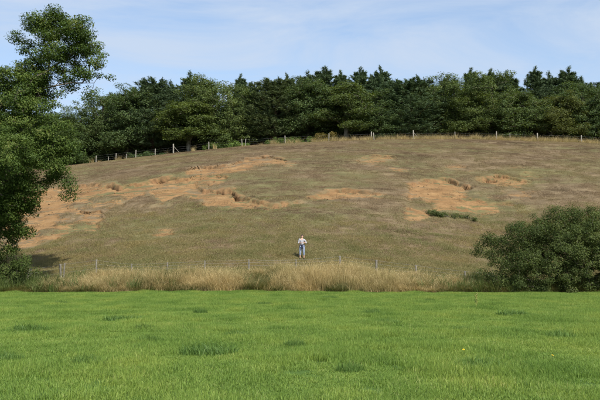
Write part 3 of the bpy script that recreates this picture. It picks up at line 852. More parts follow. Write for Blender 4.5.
GRN = (1, 1, 1); OLV = (1.08, 1.04, 0.95); DRK = (0.85, 0.9, 0.95); BLU = (0.92, 1.0, 1.02); RED = (1.15, 0.95, 0.85); YEL = (1.25, 1.18, 1.0)
wood = [ # kind, px, top, half width px, depth, tint, label
 # front row
 ('broad0', 28, 112, 26, 125, GRN, 'broadleaf tree in the wood mostly hidden behind the big left tree'),
 ('broad1', 68, 112, 24, 125, DRK, 'dark low broadleaf tree at the left end of the wood, beside the big left tree'),
 ('broad2', 98, 90, 27, 127, GRN, 'broadleaf tree behind the leftmost ridge fence post'),
 ('broad1', 125, 87, 24, 126, DRK, 'dark green broadleaf tree left of the ragged flat-topped pine, above small close posts'),
 ('pine3', 153, 79, 24, 127, DRK, 'dark layered pine with ragged flat top left of the thick strainer post'),
 ('broad3', 188, 100, 23, 123.5, YEL, 'small pale olive tree with bare pale trunk beside the thick strainer post'),
 ('broad2', 216, 75, 29, 126, OLV, 'large olive green broadleaf tree with domed top above the green bramble mound'),
 ('pine1', 256, 90, 19, 127, DRK, 'short dark pine in the dip of the skyline left of centre'),
 ('pine3', 277, 79, 24, 126, (1.0, 0.95, 0.85), 'pine with drooping limbs behind the green mound next to the brown shrub'),
 ('broad1', 307, 79, 24, 126, DRK, 'dark dense broadleaf tree behind the brown shrub on the ridge'),
 ('broad3', 346, 82, 23, 124, OLV, 'slender light green tree with pale trunk right of the brown shrub'),
 ('broad0', 376, 90, 24, 125, DRK, 'dark broadleaf tree behind the paired ridge posts right of centre'),
 ('pine1', 414, 79, 27, 126, BLU, 'wide blue green pine with rounded top behind the right-hand strutted post'),
 ('broad2', 444, 77, 28, 127, GRN, 'broad green tree just right of the wide rounded blue green pine'),
 ('broad1', 468, 92, 22, 125, OLV, 'lower olive broadleaf tree in front of a narrow spire-topped pine'),
 ('broad0', 494, 72, 30, 126, GRN, 'large full green tree just left of the short ridge post'),
 ('broad3', 527, 92, 18, 125, GRN, 'narrow green tree at the foot of the tall narrow pine on the right'),
 ('broad1', 556, 92, 24, 125, RED, 'reddish olive broadleaf tree left of the rightmost ridge post'),
 ('broad2', 590, 78, 27, 127, DRK, 'dark broadleaf tree behind the rightmost ridge post'),
 ('broad0', 626, 80, 27, 126, GRN, 'broadleaf tree cut by the right edge of the photo'),
 ('broad1', 664, 82, 27, 127, DRK, 'broadleaf tree beyond the right edge of the photo'),
 # back row
 ('pine1', 52, 116, 20, 134, DRK, 'dark pine behind the low trees at the left end of the wood'),
 ('pine0', 112, 92, 18, 134, GRN, 'pine showing between the two leftmost full broadleaf trees'),
 ('pine1', 138, 86, 20, 133, DRK, 'dark pine left of the ragged flat-topped pine'),
 ('pine0', 171, 82, 19, 134, DRK, 'pine right of the ragged flat-topped pine'),
 ('pine0', 190, 73, 21, 133, BLU, 'tall pine rising behind the small pale-trunked olive tree'),
 ('pine2', 238, 74, 12, 133, BLU, 'narrow pine right of the large olive domed tree'),
 ('pine0', 292, 74, 19, 134, OLV, 'yellow green topped pine left of the dark dense broadleaf tree'),
 ('pine0', 322, 65, 24, 133, DRK, 'tallest dark pine of the middle of the wood'),
 ('pine2', 343, 70, 14, 135, GRN, 'narrow pine above the slender light green tree'),
 ('pine0', 360, 66, 18, 134, BLU, 'tall pointed pine right above the slender light green tree'),
 ('pine0', 385, 67, 19, 134, BLU, 'tall pine above the dark broadleaf tree with paired posts'),
 ('pine1', 402, 82, 18, 136, DRK, 'pine filling the gap left of the wide rounded pine'),
 ('pine1', 432, 84, 20, 135, DRK, 'pine filling the gap right of the wide rounded pine'),
 ('pine2', 471, 68, 15, 132, DRK, 'narrow spire-topped pine above the lower olive tree'),
 ('pine0', 490, 68, 20, 135, GRN, 'pine with candle-like tips above the large full green tree'),
 ('pine2', 513, 75, 15, 134, DRK, 'short narrow pine behind the short ridge post'),
 ('pine2', 538, 67, 14, 131, DRK, 'tall narrow pine standing clear of the skyline on the right'),
 ('pine0', 566, 67, 24, 133, DRK, 'tall broad pine above the reddish olive tree'),
 ('pine1', 597, 82, 18, 136, DRK, 'pine at the right end behind the dark broadleaf tree'),
 ('pine0', 206, 78, 20, 136, DRK, 'pine rising behind the left shoulder of the large olive domed tree'),
 ('pine1', 252, 82, 20, 138, DRK, 'pine far back in the dip of the skyline left of centre'),
 ('pine0', 305, 72, 19, 137, GRN, 'pine just left of the tallest dark pine in the middle'),
 ('pine0', 372, 71, 18, 138, DRK, 'pine between the two tall pines right of centre'),
 ('pine0', 424, 76, 20, 138, DRK, 'pine rising behind the wide rounded blue green pine'),
 ('pine0', 452, 74, 20, 136, GRN, 'pine just left of the narrow spire-topped pine'),
 ('pine0', 504, 71, 19, 138, DRK, 'pine right of the candle-tipped pine, above the short ridge post'),
 ('pine0', 552, 73, 19, 138, DRK, 'pine between the tall narrow pine and the tall broad pine'),
 ('pine0', 582, 74, 19, 137, GRN, 'pine right of the tall broad pine near the right edge'),
 ('pine0', 645, 74, 22, 134, GRN, 'pine beyond the right edge of the photo'),
]
r = np.random.default_rng(15)
for kind, px, top, hw, d, tint, lab in wood:
    place_tree(kind, px, top, hw, d, tint, lab, r)
# the depth of the wood behind, read as one mass
r = np.random.default_rng(16)
c_wood = bpy.data.collections.new('wood_depth')
for i, kd in enumerate(('pine1', 'broad2')):
    c_wood.objects.link(obj('wood_depth_%d' % i, proto[kd][1], link=False))
Pw = []
for row, (d, off, n) in enumerate(((142, 3, 30), (150, 0, 30), (160, 2, 28))):
    for q in range(n):
        x_ = -54 + (112.0 / n) * q + off + r.normal() * 0.6; d_ = d + r.normal()
        Pw.append((x_, d_, float(gz(np.array([x_]), np.array([d_]))[0])))
Pw = np.array(Pw)
sw = r.uniform(0.84, 0.98, len(Pw))
wd = scatter('woodland', c_wood, Pw, np.stack([0 * sw, 0 * sw, r.uniform(0, 6.28, len(sw))], 1), np.stack([sw, sw, sw], 1), r.integers(0, 2, len(sw)))
tag(wd, 'dark depth of the wood behind the front trees', 'trees', kind='stuff')

# ---- big tree on the left
TD = 51.0
def lobe(px, py, rp, dz=0.0, dep=1.15, sq=1.0):
    p = at(px, py, TD + dz); rr = rp / F_PX * (TD + dz)
    return (p[0], p[1], p[2], rr, rr * dep, rr * sq)
big_lobes = [lobe(*a) for a in [
 (56, 28, 21, 0.5), (36, 20, 10, -0.5), (52, 15, 8, 0), (66, 18, 9, 0.3), (18, 36, 6, 0), (38, 28, 13, -0.5), (26, 44, 12, 0.3), (80, 38, 20, -0.4), (92, 52, 13, 0.2), (48, 52, 20, -0.8), (70, 60, 20, 0.6), (86, 72, 14, -0.3), (100, 62, 8, 0), (106, 73, 7, 0.4), (34, 68, 15, 0.4), (66, 80, 10, 0.2), (92, 84, 8, 0), (42, 82, 16, 0.5), (60, 94, 5, 0),
 (4, 78, 20, -0.5), (24, 92, 20, 0.5), (-14, 96, 28, 0.6), (44, 108, 14, -1.0),
 (12, 125, 30, -1.5), (50, 130, 18, -1.5), (-24, 130, 34, 0), (64, 140, 15, -0.8), (72, 152, 10, 0), (30, 150, 22, -2.0), (58, 168, 15, -1.0), (66, 182, 9, -0.8), (48, 178, 10, -0.3), (44, 160, 16, -1.5), (36, 84, 15, -0.8), (20, 72, 14, 0.4), (46, 96, 10, -0.8), (28, 102, 16, -1.2), (40, 90, 12, 1.2), (38, 186, 11, -0.8), (70, 192, 5, -0.6), 
 (8, 165, 30, -1.2), (-26, 170, 34, -0.5), (18, 192, 20, -0.8), (8, 212, 22, 0), (28, 205, 9, 0.2), (-20, 210, 30, 0), (24, 228, 9, 0.4), (8, 236, 16, 0.5), (16, 246, 8, 0.4),
 (0, 120, 30, 3.2), (30, 130, 24, 3.0), (-20, 160, 34, 4), (10, 180, 26, 3), (-50, 120, 34, 1), (-58, 165, 36, -1), (-50, 205, 26, 0), (-40, 90, 22, 0), (0, 150, 28, -4), (-30, 190, 26, -4), (-5, 215, 18, 3)]]
def w(px, py, d=TD): return tuple(at(px, py, d))
gb = float(gz(np.array([at(-6, 285, TD)[0]]), np.array([TD]))[0])
b0 = at(-8, 285, TD); b0[2] = gb - 0.3
stems = [[tuple(b0), w(-5, 240), w(2, 195), w(14, 150), w(30, 112), w(40, 90), w(48, 70), w(53, 45), w(56, 18)],
         [w(2, 195), w(-20, 160, TD + 0.5), w(-35, 110, TD + 1)],
         [w(14, 150), w(34, 150, TD - 1.5), w(48, 158, TD - 1.5), w(58, 172, TD - 1.2)],
         [w(40, 90), w(55, 86, TD - 0.3), w(72, 83, TD - 0.3), w(94, 83, TD)],
         [w(48, 70), w(66, 58, TD), w(88, 45, TD)],
         [w(30, 112), w(12, 92, TD), w(2, 72, TD)],
         [w(-5, 240), w(-30, 215, TD + 1), w(-50, 180, TD + 2)]]
o0 = Vector(b0) + Vector((0, 0, 0.3))
def rel_s(st): return [[tuple(np.array(p) - np.array(o0)) for p in s] for s in st]
def rel_l(lb): return [(l[0] - o0.x, l[1] - o0.y, l[2] - o0.z, l[3], l[4], l[5]) for l in lb]
tm, cm = tree_meshes('large_tree', rel_s(stems), rel_l(big_lobes), 1150, 0.56, 190, 0.13, 301, M_BARK, M_BIGLEAF, 0.010, 0.62, 0.5, 0.35, 0.24)
bt = empty('broadleaf_tree', o0)
obj('trunk', tm, bt); obj('crown', cm, bt)
tag(bt, 'very tall leafy tree with a round separate top at the left edge of the meadow', 'tree')

# ---- shrubs: mounds of leaf clusters with their own stems
def shrub(name, label, base, lobes, n, crad, per, size, seed, leafm, bark=M_BARK, tint=(1, 1, 1), group=None, tip=0.008, cat='bush', aspect=0.6, mind=0.22):
    o = Vector(base)
    lb = [(l[0] - o.x, l[1] - o.y, l[2] - o.z, l[3], l[4], l[5]) for l in lobes]
    hmax = max(l[2] + l[5] for l in lb); wmax = max(abs(l[0]) + l[3] for l in lb)
    r = np.random.default_rng(seed)
    st = [[(0, 0, -0.2), (0, 0, hmax * 0.2), (0.05, 0, hmax * 0.6)]]
    for l in sorted(lb, key=lambda q: -q[3])[:6]:
        st.append([(0, 0, -0.1), (l[0] * 0.4, l[1] * 0.4, l[2] * 0.4 * 0.8), (l[0] * 0.9, l[1] * 0.9, l[2] * 0.85)])
    C = fill_clusters(lb, n, r, 0.45, mind)
    gc = gz(C[:, 0] + o.x, C[:, 1] + o.y) - o.z
    C[:, 2] = np.maximum(C[:, 2], gc + crad * 0.25)
    R = crad * r.uniform(0.6, 1.4, len(C))
    tv, tf = tubes(skeleton(st, C, tip, r), 5)
    V, Fq, val = leaf_cloud(C, R, per, size, r, 0.75, 0.5, np.array([0, 0, hmax * 0.3]), aspect)
    t = empty(name, o)
    obj('trunk' if cat == 'bush' else 'stem', mesh_np(name + '_stems', tv, tf, [bark], smooth=True), t)
    f = obj('crown' if cat == 'bush' else 'foliage', mesh_np(name + '_leaves', V, Fq, [leafm], {'v': val}), t)
    f.color = (*tint, 1)
    tag(t, label, cat, group)
    return t
BD = 50.6
def bl(px, py, rp, dz=0, dep=1.2, d=BD):
    p = at(px, py, d + dz); rr = rp / F_PX * (d + dz); return (p[0], p[1], p[2], rr, rr * dep, rr)
bb = at(556, 290, BD); bb[2] = float(gz(bb[0:1], np.array([BD]))[0])
shrub('hawthorn_bush', 'large rounded dark green hawthorn bush at the right edge of the meadow', bb,
  [bl(*a) for a in [(548, 232, 24), (528, 240, 22, -0.5), (508, 250, 18), (492, 246, 11, 0.2), (484, 240, 6), (500, 266, 18, -0.6), (524, 264, 24, -1.2), (552, 258, 28, -1.2), (560, 216, 13, 0.2), (546, 213, 6, 0), (572, 210, 5, 0), (590, 209, 6, 0), (534, 219, 6, 0), (517, 229, 7, 0), (480, 252, 7, 0), (574, 222, 16, 0), (562, 232, 20, -0.5), (545, 224, 13, 0), (520, 238, 14, 0), (498, 284, 9, -1.2), (520, 284, 10, -1.8), (545, 284, 10, -2), (570, 284, 10, -2), (595, 284, 10, -2), (620, 284, 10, -1.8), (584, 226, 22, 0), (600, 218, 15, 0.3), (596, 250, 30, -1), (570, 244, 24, -1.4), (620, 235, 30, 0), (650, 250, 32, 0), (640, 222, 18, 0.5), (575, 270, 22, -1.5), (540, 272, 20, -1.5), (510, 276, 15, -1), (488, 276, 8, -0.4), (610, 272, 24, -1.5), (650, 275, 22, -1), (560, 245, 30, 2.5), (600, 245, 30, 2.5), (525, 258, 22, 2), (645, 250, 30, 2.5)]],
  760, 0.43, 235, 0.085, 401, M_BUSH, mind=0.40)
# undergrowth below the big tree, ridge shrubs, weeds on the hill
def gpt(px, d):
    x_ = (px - 300) / F_PX * d; return np.array([x_, d, float(gz(np.array([x_]), np.array([d]))[0])])
def mound(px, d, wpx, hpx, n=3, seed=1):
    b = gpt(px, d); k = d / F_PX; r = np.random.default_rng(seed); out = []
    for q in range(n):
        xo = ((q + 0.5) / n - 0.5) * wpx * k * 1.3; s = hpx * k * r.uniform(0.5, 1.05)
        out.append((b[0] + xo, b[1] + r.normal() * 0.2, b[2] + s * 0.35, max(wpx * k / n, s * 0.7), max(wpx * k / n, s * 0.7), s * 0.65))
    return b, out
for nm, lab, px, d, wpx, hpx, nl, nc, cr_, per, sz, sd2, lm, tint in (
  ('elder_bush', 'dark leafy undergrowth bush at the foot of the tall left tree', 4, 51.2, 30, 44, 4, 130, 0.36, 110, 0.10, 411, M_BUSH, (0.95, 1, 0.9)),
  ('low_bush', 'low green bush at the left edge between tall tree and stump post', -24, 50.0, 34, 24, 4, 60, 0.3, 120, 0.09, 412, M_BUSH, (1.1, 1.15, 0.9)),
  ('bramble_bush', 'low bright green bramble mound on the ridge left of centre', 226, 121.5, 34, 12, 4, 80, 0.42, 60, 0.14, 413, M_LEAF, (1.5, 1.6, 1.1)),
  ('bramble_bush', 'green bramble mound on the ridge just left of the brown shrub', 292, 121.5, 36, 10, 4, 80, 0.42, 60, 0.14, 414, M_LEAF, (1.2, 1.3, 1.0)),
  ('brown_shrub', 'brown twiggy shrub on the ridge near the middle of the fence', 323, 121.2, 17, 11, 3, 55, 0.40, 60, 0.13, 415, M_LEAF, (2.0, 1.15, 1.0)),
  ('low_bush', 'low dark bush on the ridge between two posts left of the strainer post', 148, 121.5, 30, 9, 3, 50, 0.42, 60, 0.14, 416, M_LEAF, (0.9, 1, 1)),
  ):
    b, lb = mound(px, d, wpx, hpx, nl, sd2)
    shrub(nm, lab, b, lb, nc, cr_, per, sz, sd2, lm, tint=tint, mind=0.15)
for lab, px, py, wpx, hpx, sd2, tint in (
  ('dark green weed patch below the right-hand sand scar', 453, 216.5, 36, 5, 421, (0.95, 0.85, 0.8)),
  ('small green weed patch at the left foot of the right-hand scar', 437, 214, 14, 5, 423, (1.0, 0.9, 0.9))):
    hx, hd = hit(px, py)
    b, lb = mound(px, hd, wpx, hpx, 7, sd2)
    lb = [(l[0], l[1] + random.uniform(-0.9, 0.9), float(gz(np.array([l[0]]), np.array([l[1]]))[0]) + l[5] * 0.3, l[3] * 0.8, l[4], l[5]) for l in lb]
    shrub('weed_patch', lab, b, lb, 90, 0.20, 26, 0.09, sd2, M_LEAF, tint=tint, cat='weeds', group='weed patches on the hillside', mind=0.08)

# ------------------------------------------------------------------ fences
m = NT('weathered_post_wood')
ov = m.n('ShaderNodeTexCoord').outputs['Object']
m.bsdf(m.ramp(m.noise(7, 5, 0.7, ov, (3, 3, 0.4)), [(0.3, (0.11, 0.10, 0.08)), (0.7, (0.27, 0.25, 0.205))]), 0.9, 0.1, m.noise(20, 4, 0.7, ov, (3, 3, 0.3)), 0.7, 0.02)
M_POST = m.m
m = NT('pale_post_wood')
ov = m.n('ShaderNodeTexCoord').outputs['Object']
m.bsdf(m.ramp(m.noise(7, 5, 0.7, ov, (3, 3, 0.4)), [(0.3, (0.16, 0.145, 0.12)), (0.7, (0.36, 0.335, 0.28))]), 0.9, 0.1, m.noise(20, 4, 0.7, ov, (3, 3, 0.3)), 0.7, 0.02)
M_PALEPOST = m.m
m = NT('galvanised_wire'); b = m.bsdf((0.32, 0.32, 0.31), 0.5, 0.5); b.inputs['Metallic'].default_value = 0.6
M_WIRE = m.m

def post_mesh(name, h, rad, lean, seed, h0=0.35):
    r = np.random.default_rng(seed); V = []; Fq = []; S = 8
    levels = [(-h0, 1.05), (0, 1.04), (h * 0.5, 1.0), (h - 0.03, 0.97), (h, 0.80)]
    for z, s in levels:
        for k in range(S):
            a = 6.283 * k / S; rr = rad * s * (1 + r.normal() * 0.05)
            V.append((math.cos(a) * rr + lean[0] * z, math.sin(a) * rr + lean[1] * z, z + (r.normal() * 0.012 if z == h else 0)))
    for l in range(len(levels) - 1):
        for k in range(S):
            Fq.append((l * S + k, l * S + (k + 1) % S, (l + 1) * S + (k + 1) % S, (l + 1) * S + k))
    o = len(V); t = (len(levels) - 1) * S
    V.append((lean[0] * h, lean[1] * h, h + 0.005))
    for k in range(0, S, 2):
        Fq.append((t + k, t + (k + 1) % S, t + (k + 2) % S, o))
    return mesh_np(name, np.array(V), np.array(Fq), [M_PALEPOST if name == 'ridge_post' else M_POST], smooth=False)

def wire(name, pts, parent, rad):
    segs = []
    for a, b in zip(pts[:-1], pts[1:]):
        a = Vector(a); b = Vector(b); prev = a
        for q in range(1, 5):
            t = q / 4; p = a.lerp(b, t); p.z -= 0.03 * math.sin(math.pi * t)
            segs.append((prev, p.copy(), rad, rad)); prev = p
    v, f = tubes(segs, 4)
    return obj(name, mesh_np(name, v, f, [M_WIRE]), parent)

def bar(p0, p1, rad, name, parent):
    v, f = tubes([(p0, p1, rad, rad)], 6)
    return obj(name, mesh_np(name, v, f, [M_POST]), parent)

r = np.random.default_rng(31)
FD = 118.6
ridge_posts = [(94.6, 6.5, .06), (107, 4, .045), (114.6, 7, .055), (125, 5, .045), (134.5, 8, .06), (154, 7, .06), (172.5, 10, .085), (208, 8, .065), (241.6, 7.5, .05), (245, 7, .05), (285, 8, .065), (329, 8.3, .065), (372, 9, .08), (374.6, 7.5, .06), (414.5, 9.6, .075), (456.6, 7.5, .06), (498, 9, .075), (512, 7.5, .05), (539.5, 8.3, .085), (584, 7.6, .07), (606, 7.5, .06), (632, 7.5, .06)]
rf = empty('ridge_fence', tuple(gpt(300, FD)))
ro = rf.location.copy()
tops = []
for i, (px, hp, rad) in enumerate(ridge_posts):
    d = FD + r.normal() * 0.15
    g = gpt(px, d); h = hp / F_PX * d + 0.05
    po = obj('post', post_mesh('ridge_post', h, rad * 1.1, (r.normal() * 0.03, r.normal() * 0.03), 600 + i), rf)
    po.location = Vector(g) - ro
    if px not in (374.6, 245): tops.append((g - np.array(ro), h))
    if px in (172.5, 414.5):
        sgn = 1
        bar(Vector(g) - ro + Vector((0.05, 0.03, h * 0.75)), Vector(gpt(px + 7, d)) - ro + Vector((0, 0.03, -0.05)), 0.04, 'strut', rf)
for k, fz in enumerate((0.35, 0.65, 0.95)):
    wire('wire', [tuple(g + np.array([0, -0.06, 1.02 * fz])) for g, h in tops], rf, 0.0028)
tag(rf, 'long post and wire fence along the ridge in front of the wood', 'fence')

fposts = [(-38, 270, .06), (-5, 269.5, .06), (28.5, 269, .10), (62, 264, .075), (97, 259.5, .055), (132, 264, .045), (168, 264, .045), (205, 263, .045), (249, 261, .05), (296, 263, .045), (340, 256, .065), (376, 260, .075), (416, 265, .065), (464, 271, .06), (505, 274, .06)]
ff = empty('field_fence', tuple(gpt(300, 55.5))); fo = ff.location.copy()
ftops = []
for i, (px, ty, rad) in enumerate(fposts):
    d = np.interp(px, [0, 62, 340, 464], [53.0, 54.4, 55.8, 53.5])
    g = gpt(px, d); top = at(px, ty, d); h = max(0.7, min(1.3, top[2] - g[2]))
    po = obj('post', post_mesh('field_post', h, rad * 1.0, (r.normal() * 0.04, r.normal() * 0.03), 700 + i), ff); po.location = Vector(g) - fo
    ftops.append((g - np.array(fo), h))
    if px in (28.5, 62):
        g2 = gpt(px + 2.6, d + 0.05)
        p2 = obj('post', post_mesh('field_post', h * 1.02, 0.05, (0.05, 0.0), 760 + i), ff); p2.location = Vector(g2) - fo
for fz in (0.45, 0.72, 0.97):
    wire('wire', [tuple(g + np.array([0, -0.075, h * fz])) for g, h in ftops], ff, 0.004)
tag(ff, 'low weathered post and wire fence behind the tall straw grass', 'fence')

# ------------------------------------------------------------------ meadow tussocks
M_TUSS = grass_mat('tussock_blades', [(0.0, (0.058, 0.118, 0.024)), (0.5, (0.100, 0.178, 0.037)), (1.0, (0.17, 0.265, 0.06))], [(0.3, (0.9, 0.9, 0.9)), (0.7, (1.1, 1.1, 1.1))], 0.5, 0.3, None, 0.3)
tmesh = []
for s in range(3):
    V, Fs, val = blades(n=650, R=0.42, h=0.16, w=0.010, lean=0.9, seed=80 + s, hv=0.4, square=False)
    rr = np.hypot(V[:, 0], V[:, 1]); V[:, 2] *= np.clip(1.15 - rr, 0.3, 1)
    tmesh.append(mesh_np('tussock%d' % s, V, Fs, [M_TUSS], {'v': val}))
tuss = [(30, 333, 1.6, 'dark grass tussock nearest the lower left edge of the meadow'), (208, 356, 1.5, 'wide dark grass tussock nearest the camera left of centre'),
 (124, 320, 1.6, 'wide flat dark tussock left of centre in the upper meadow'), (145, 330, 0.9, 'small dark tussock just below the wide flat one'), (240, 338, 1.0, 'dark tussock below and left of the standing person'),
 (295, 348, 0.8, 'small dark tussock in the middle of the meadow'), (150, 343, 0.9, 'faint tussock above the wide near one'), (388, 324, 1.0, 'dark tussock nearest the centre right of the meadow'),
 (372, 314, 0.9, 'small far tussock right of the standing person'), (330, 299, 1.0, 'dark tuft at the far meadow edge right of the person'), (325, 312, 0.8, 'small tussock in line below the person'),
 (512, 316, 1.3, 'pale tussock below the left side of the hawthorn bush'), (88, 366, 0.7, 'low tussock near the lower left corner'), (480, 368, 1.0, 'dark tussock near the lower right of the meadow'), (200, 313, 0.9, 'small far tussock left of centre'),
 (62, 304, 0.9, 'small tussock near the far left end of the straw grass'), (22, 309, 0.9, 'far tussock at the left edge of the meadow'), (462, 332, 0.9, 'tussock midway below the bare grass right of the person'), (430, 302, 0.8, 'tiny tussock close to the right end of the straw grass'), (560, 338, 0.9, 'tussock below the middle of the hawthorn bush'),
 (350, 372, 0.7, 'near tussock at the bottom right of centre'), (265, 305, 0.8, 'tiny tussock in front of the straw grass below the person'), (8, 362, 0.8, 'near tussock cut by the left edge')]
def ground_hit(px, py):
    rr = ray(px, py); t = -CAM_Z / rr[2]; return rr[0] * t, rr[1] * t
for i, (px, py, s, lab) in enumerate(tuss):
    x_, d_ = ground_hit(px, py)
    o = obj('grass_tussock', tmesh[i % 3]); o.location = (x_, d_, float(gz(np.array([x_]), np.array([d_]))[0]))
    o.scale = (s * random.uniform(0.65, 1.05), s * random.uniform(0.5, 1.1), random.uniform(0.6, 0.95) + 0.2 * s); o.rotation_euler = (0, 0, random.uniform(-0.3, 0.3))
    tag(o, lab, 'grass tussock', 'dark tussocks in the meadow')

# ------------------------------------------------------------------ flowers and a dry dock stalk in the meadow
m = NT('yellow_petals'); m.bsdf(m.ramp(m.noise(60, 3), [(0.3, (0.62, 0.42, 0.02)), (0.7, (0.75, 0.56, 0.04))]), 0.7, 0.2); M_PETAL = m.m
m = NT('flower_stalk'); m.bsdf(m.ramp(m.noise(40, 3), [(0.3, (0.10, 0.17, 0.05)), (0.7, (0.16, 0.22, 0.07))]), 0.7, 0.2); M_STALK = m.m
m = NT('dry_dock'); m.bsdf(m.ramp(m.noise(30, 3), [(0.3, (0.26, 0.28, 0.07)), (0.7, (0.38, 0.39, 0.13))]), 0.85, 0.1); M_DOCK = m.m
def petals(seed):
    r_ = np.random.default_rng(seed); V = []; Fq = []
    for ring, (nn_, rad, up) in enumerate(((14, 0.020, 0.004), (10, 0.014, 0.009), (6, 0.008, 0.012))):
        for k in range(nn_):
            a = 6.283 * k / nn_ + r_.normal() * 0.1; c_, s_ = math.cos(a), math.sin(a); o_ = len(V); w_ = 0.005
            V += [(-s_ * w_ * 0.4, c_ * w_ * 0.4, up * 0.5), (s_ * w_ * 0.4, -c_ * w_ * 0.4, up * 0.5), (c_ * rad + s_ * w_, s_ * rad - c_ * w_, up), (c_ * rad - s_ * w_, s_ * rad + c_ * w_, up)]
            Fq.append((o_, o_ + 1, o_ + 2, o_ + 3))
    return mesh_np('petals', np.array(V), np.array(Fq), [M_PETAL])
for i, (px, py, lab) in enumerate(((463, 358, 'yellow flower in the near meadow right of centre'), (552, 364, 'yellow flower in the near meadow towards the right edge'))):
    x_, d_ = ground_hit(px, py); t = empty('dandelion', (x_, d_, float(gz(np.array([x_]), np.array([d_]))[0])))
    v, f = tubes([((0, 0, -0.02), (0.005, 0, 0.07), 0.003, 0.0028), ((0.005, 0, 0.07), (0.012, 0.0, 0.15), 0.0028, 0.0025)], 5)
    obj('stalk', mesh_np('stalk', v, f, [M_STALK], smooth=True), t)
    h_ = obj('flower_head', petals(i), t); h_.location = (0.012, 0, 0.15); h_.rotation_euler = (0.5, 0, i)
    tag(t, lab, 'flower', 'yellow meadow flowers')
x_, d_ = ground_hit(476, 309.5); t = empty('dock_plant', (x_, d_, float(gz(np.array([x_]), np.array([d_]))[0])))
segs = [((0, 0, -0.03), (0.01, 0, 0.25), 0.008, 0.007), ((0.01, 0, 0.25), (0.03, 0, 0.55), 0.007, 0.004)]
for k in range(6):
    z0 = 0.14 + k * 0.06; a = k * 2.4; segs.append(((0.008, 0, z0), (0.008 + math.cos(a) * 0.07, math.sin(a) * 0.07, z0 + 0.16), 0.005, 0.002))
v, f = tubes(segs, 5); obj('stem', mesh_np('dock_stem', v, f, [M_DOCK], smooth=True), t)
rr_ = np.random.default_rng(3); C = np.array([(0.008 + math.cos(k * 2.4) * 0.05 * q, math.sin(k * 2.4) * 0.05 * q, 0.14 + k * 0.06 + 0.15 * q) for k in range(6) for q in (0.5, 0.8, 1.0)] + [(0.02, 0, 0.45), (0.025, 0, 0.52), (0.03, 0, 0.57)])
V, Fq, val = leaf_cloud(C, np.full(len(C), 0.03), 26, 0.028, rr_, 1.3, 0.3); obj('seed_head', mesh_np('dock_seed', V, Fq, [M_DOCK]), t)
tag(t, 'pale dry dock stalk standing alone in the far meadow near the hawthorn bush', 'plant')

# ------------------------------------------------------------------ person
def flat_mat(name, c, c2, scale=20, rough=0.85):
    m = NT(name); m.bsdf(m.ramp(m.noise(scale, 3, 0.6, m.n('ShaderNodeTexCoord').outputs['Object']), [(0.35, c), (0.65, c2)]), rough, 0.2); return m.m
M_SKIN = flat_mat('skin', (0.52, 0.31, 0.22), (0.60, 0.37, 0.27), 15, 0.6)
M_SHIRT = flat_mat('white_top', (0.33, 0.33, 0.36), (0.43, 0.43, 0.46))
M_JEANS = flat_mat('light_denim', (0.19, 0.24, 0.34), (0.30, 0.35, 0.45), 12)
M_NAVY = flat_mat('navy_cloth', (0.025, 0.03, 0.06), (0.05, 0.06, 0.10))
M_HAIR = flat_mat('dark_hair', (0.012, 0.009, 0.007), (0.03, 0.022, 0.016), 40, 0.5)
M_SHOE = flat_mat('dark_shoes', (0.03, 0.028, 0.025), (0.07, 0.06, 0.05))
M_EYE = flat_mat('dark_eyes', (0.015, 0.012, 0.01), (0.02, 0.018, 0.015))
M_LIP = flat_mat('lips', (0.40, 0.14, 0.12), (0.45, 0.17, 0.14))
M_DARK = flat_mat('black_plastic', (0.02, 0.02, 0.022), (0.03, 0.03, 0.032), 20, 0.35)

def skinned(name, pts, edges, mat, parent, root=0, sub=2):
    """pts: {key: (x,y,z,rx[,ry])}"""
    keys = list(pts); ix = {k: i for i, k in enumerate(keys)}
    me = bpy.data.meshes.new(name)
    me.from_pydata([pts[k][:3] for k in keys], [(ix[a], ix[b]) for a, b in edges], [])
    tmp = bpy.data.objects.new(name + '_tmp', me); col.objects.link(tmp)
    tmp.modifiers.new('skin', 'SKIN')
    sv = me.skin_vertices[0].data
    for i, k in enumerate(keys):
        p = pts[k]; sv[i].radius = (p[3], p[4] if len(p) > 4 else p[3]); sv[i].use_root = (i == root)
    tmp.modifiers[0].use_smooth_shade = True
    s = tmp.modifiers.new('sub', 'SUBSURF'); s.levels = sub; s.render_levels = sub
    dg = bpy.context.evaluated_depsgraph_get()
    out = bpy.data.meshes.new_from_object(tmp.evaluated_get(dg)); out.name = name
    bpy.data.objects.remove(tmp); 
    out.materials.clear(); out.materials.append(mat)
    for p in out.polygons: p.use_smooth = True
    return obj(name, out, parent)

hx, hd = hit(302, 258.6)
pz = float(gz(np.array([hx]), np.array([hd]))[0])
person = empty('person', (hx, hd, pz))
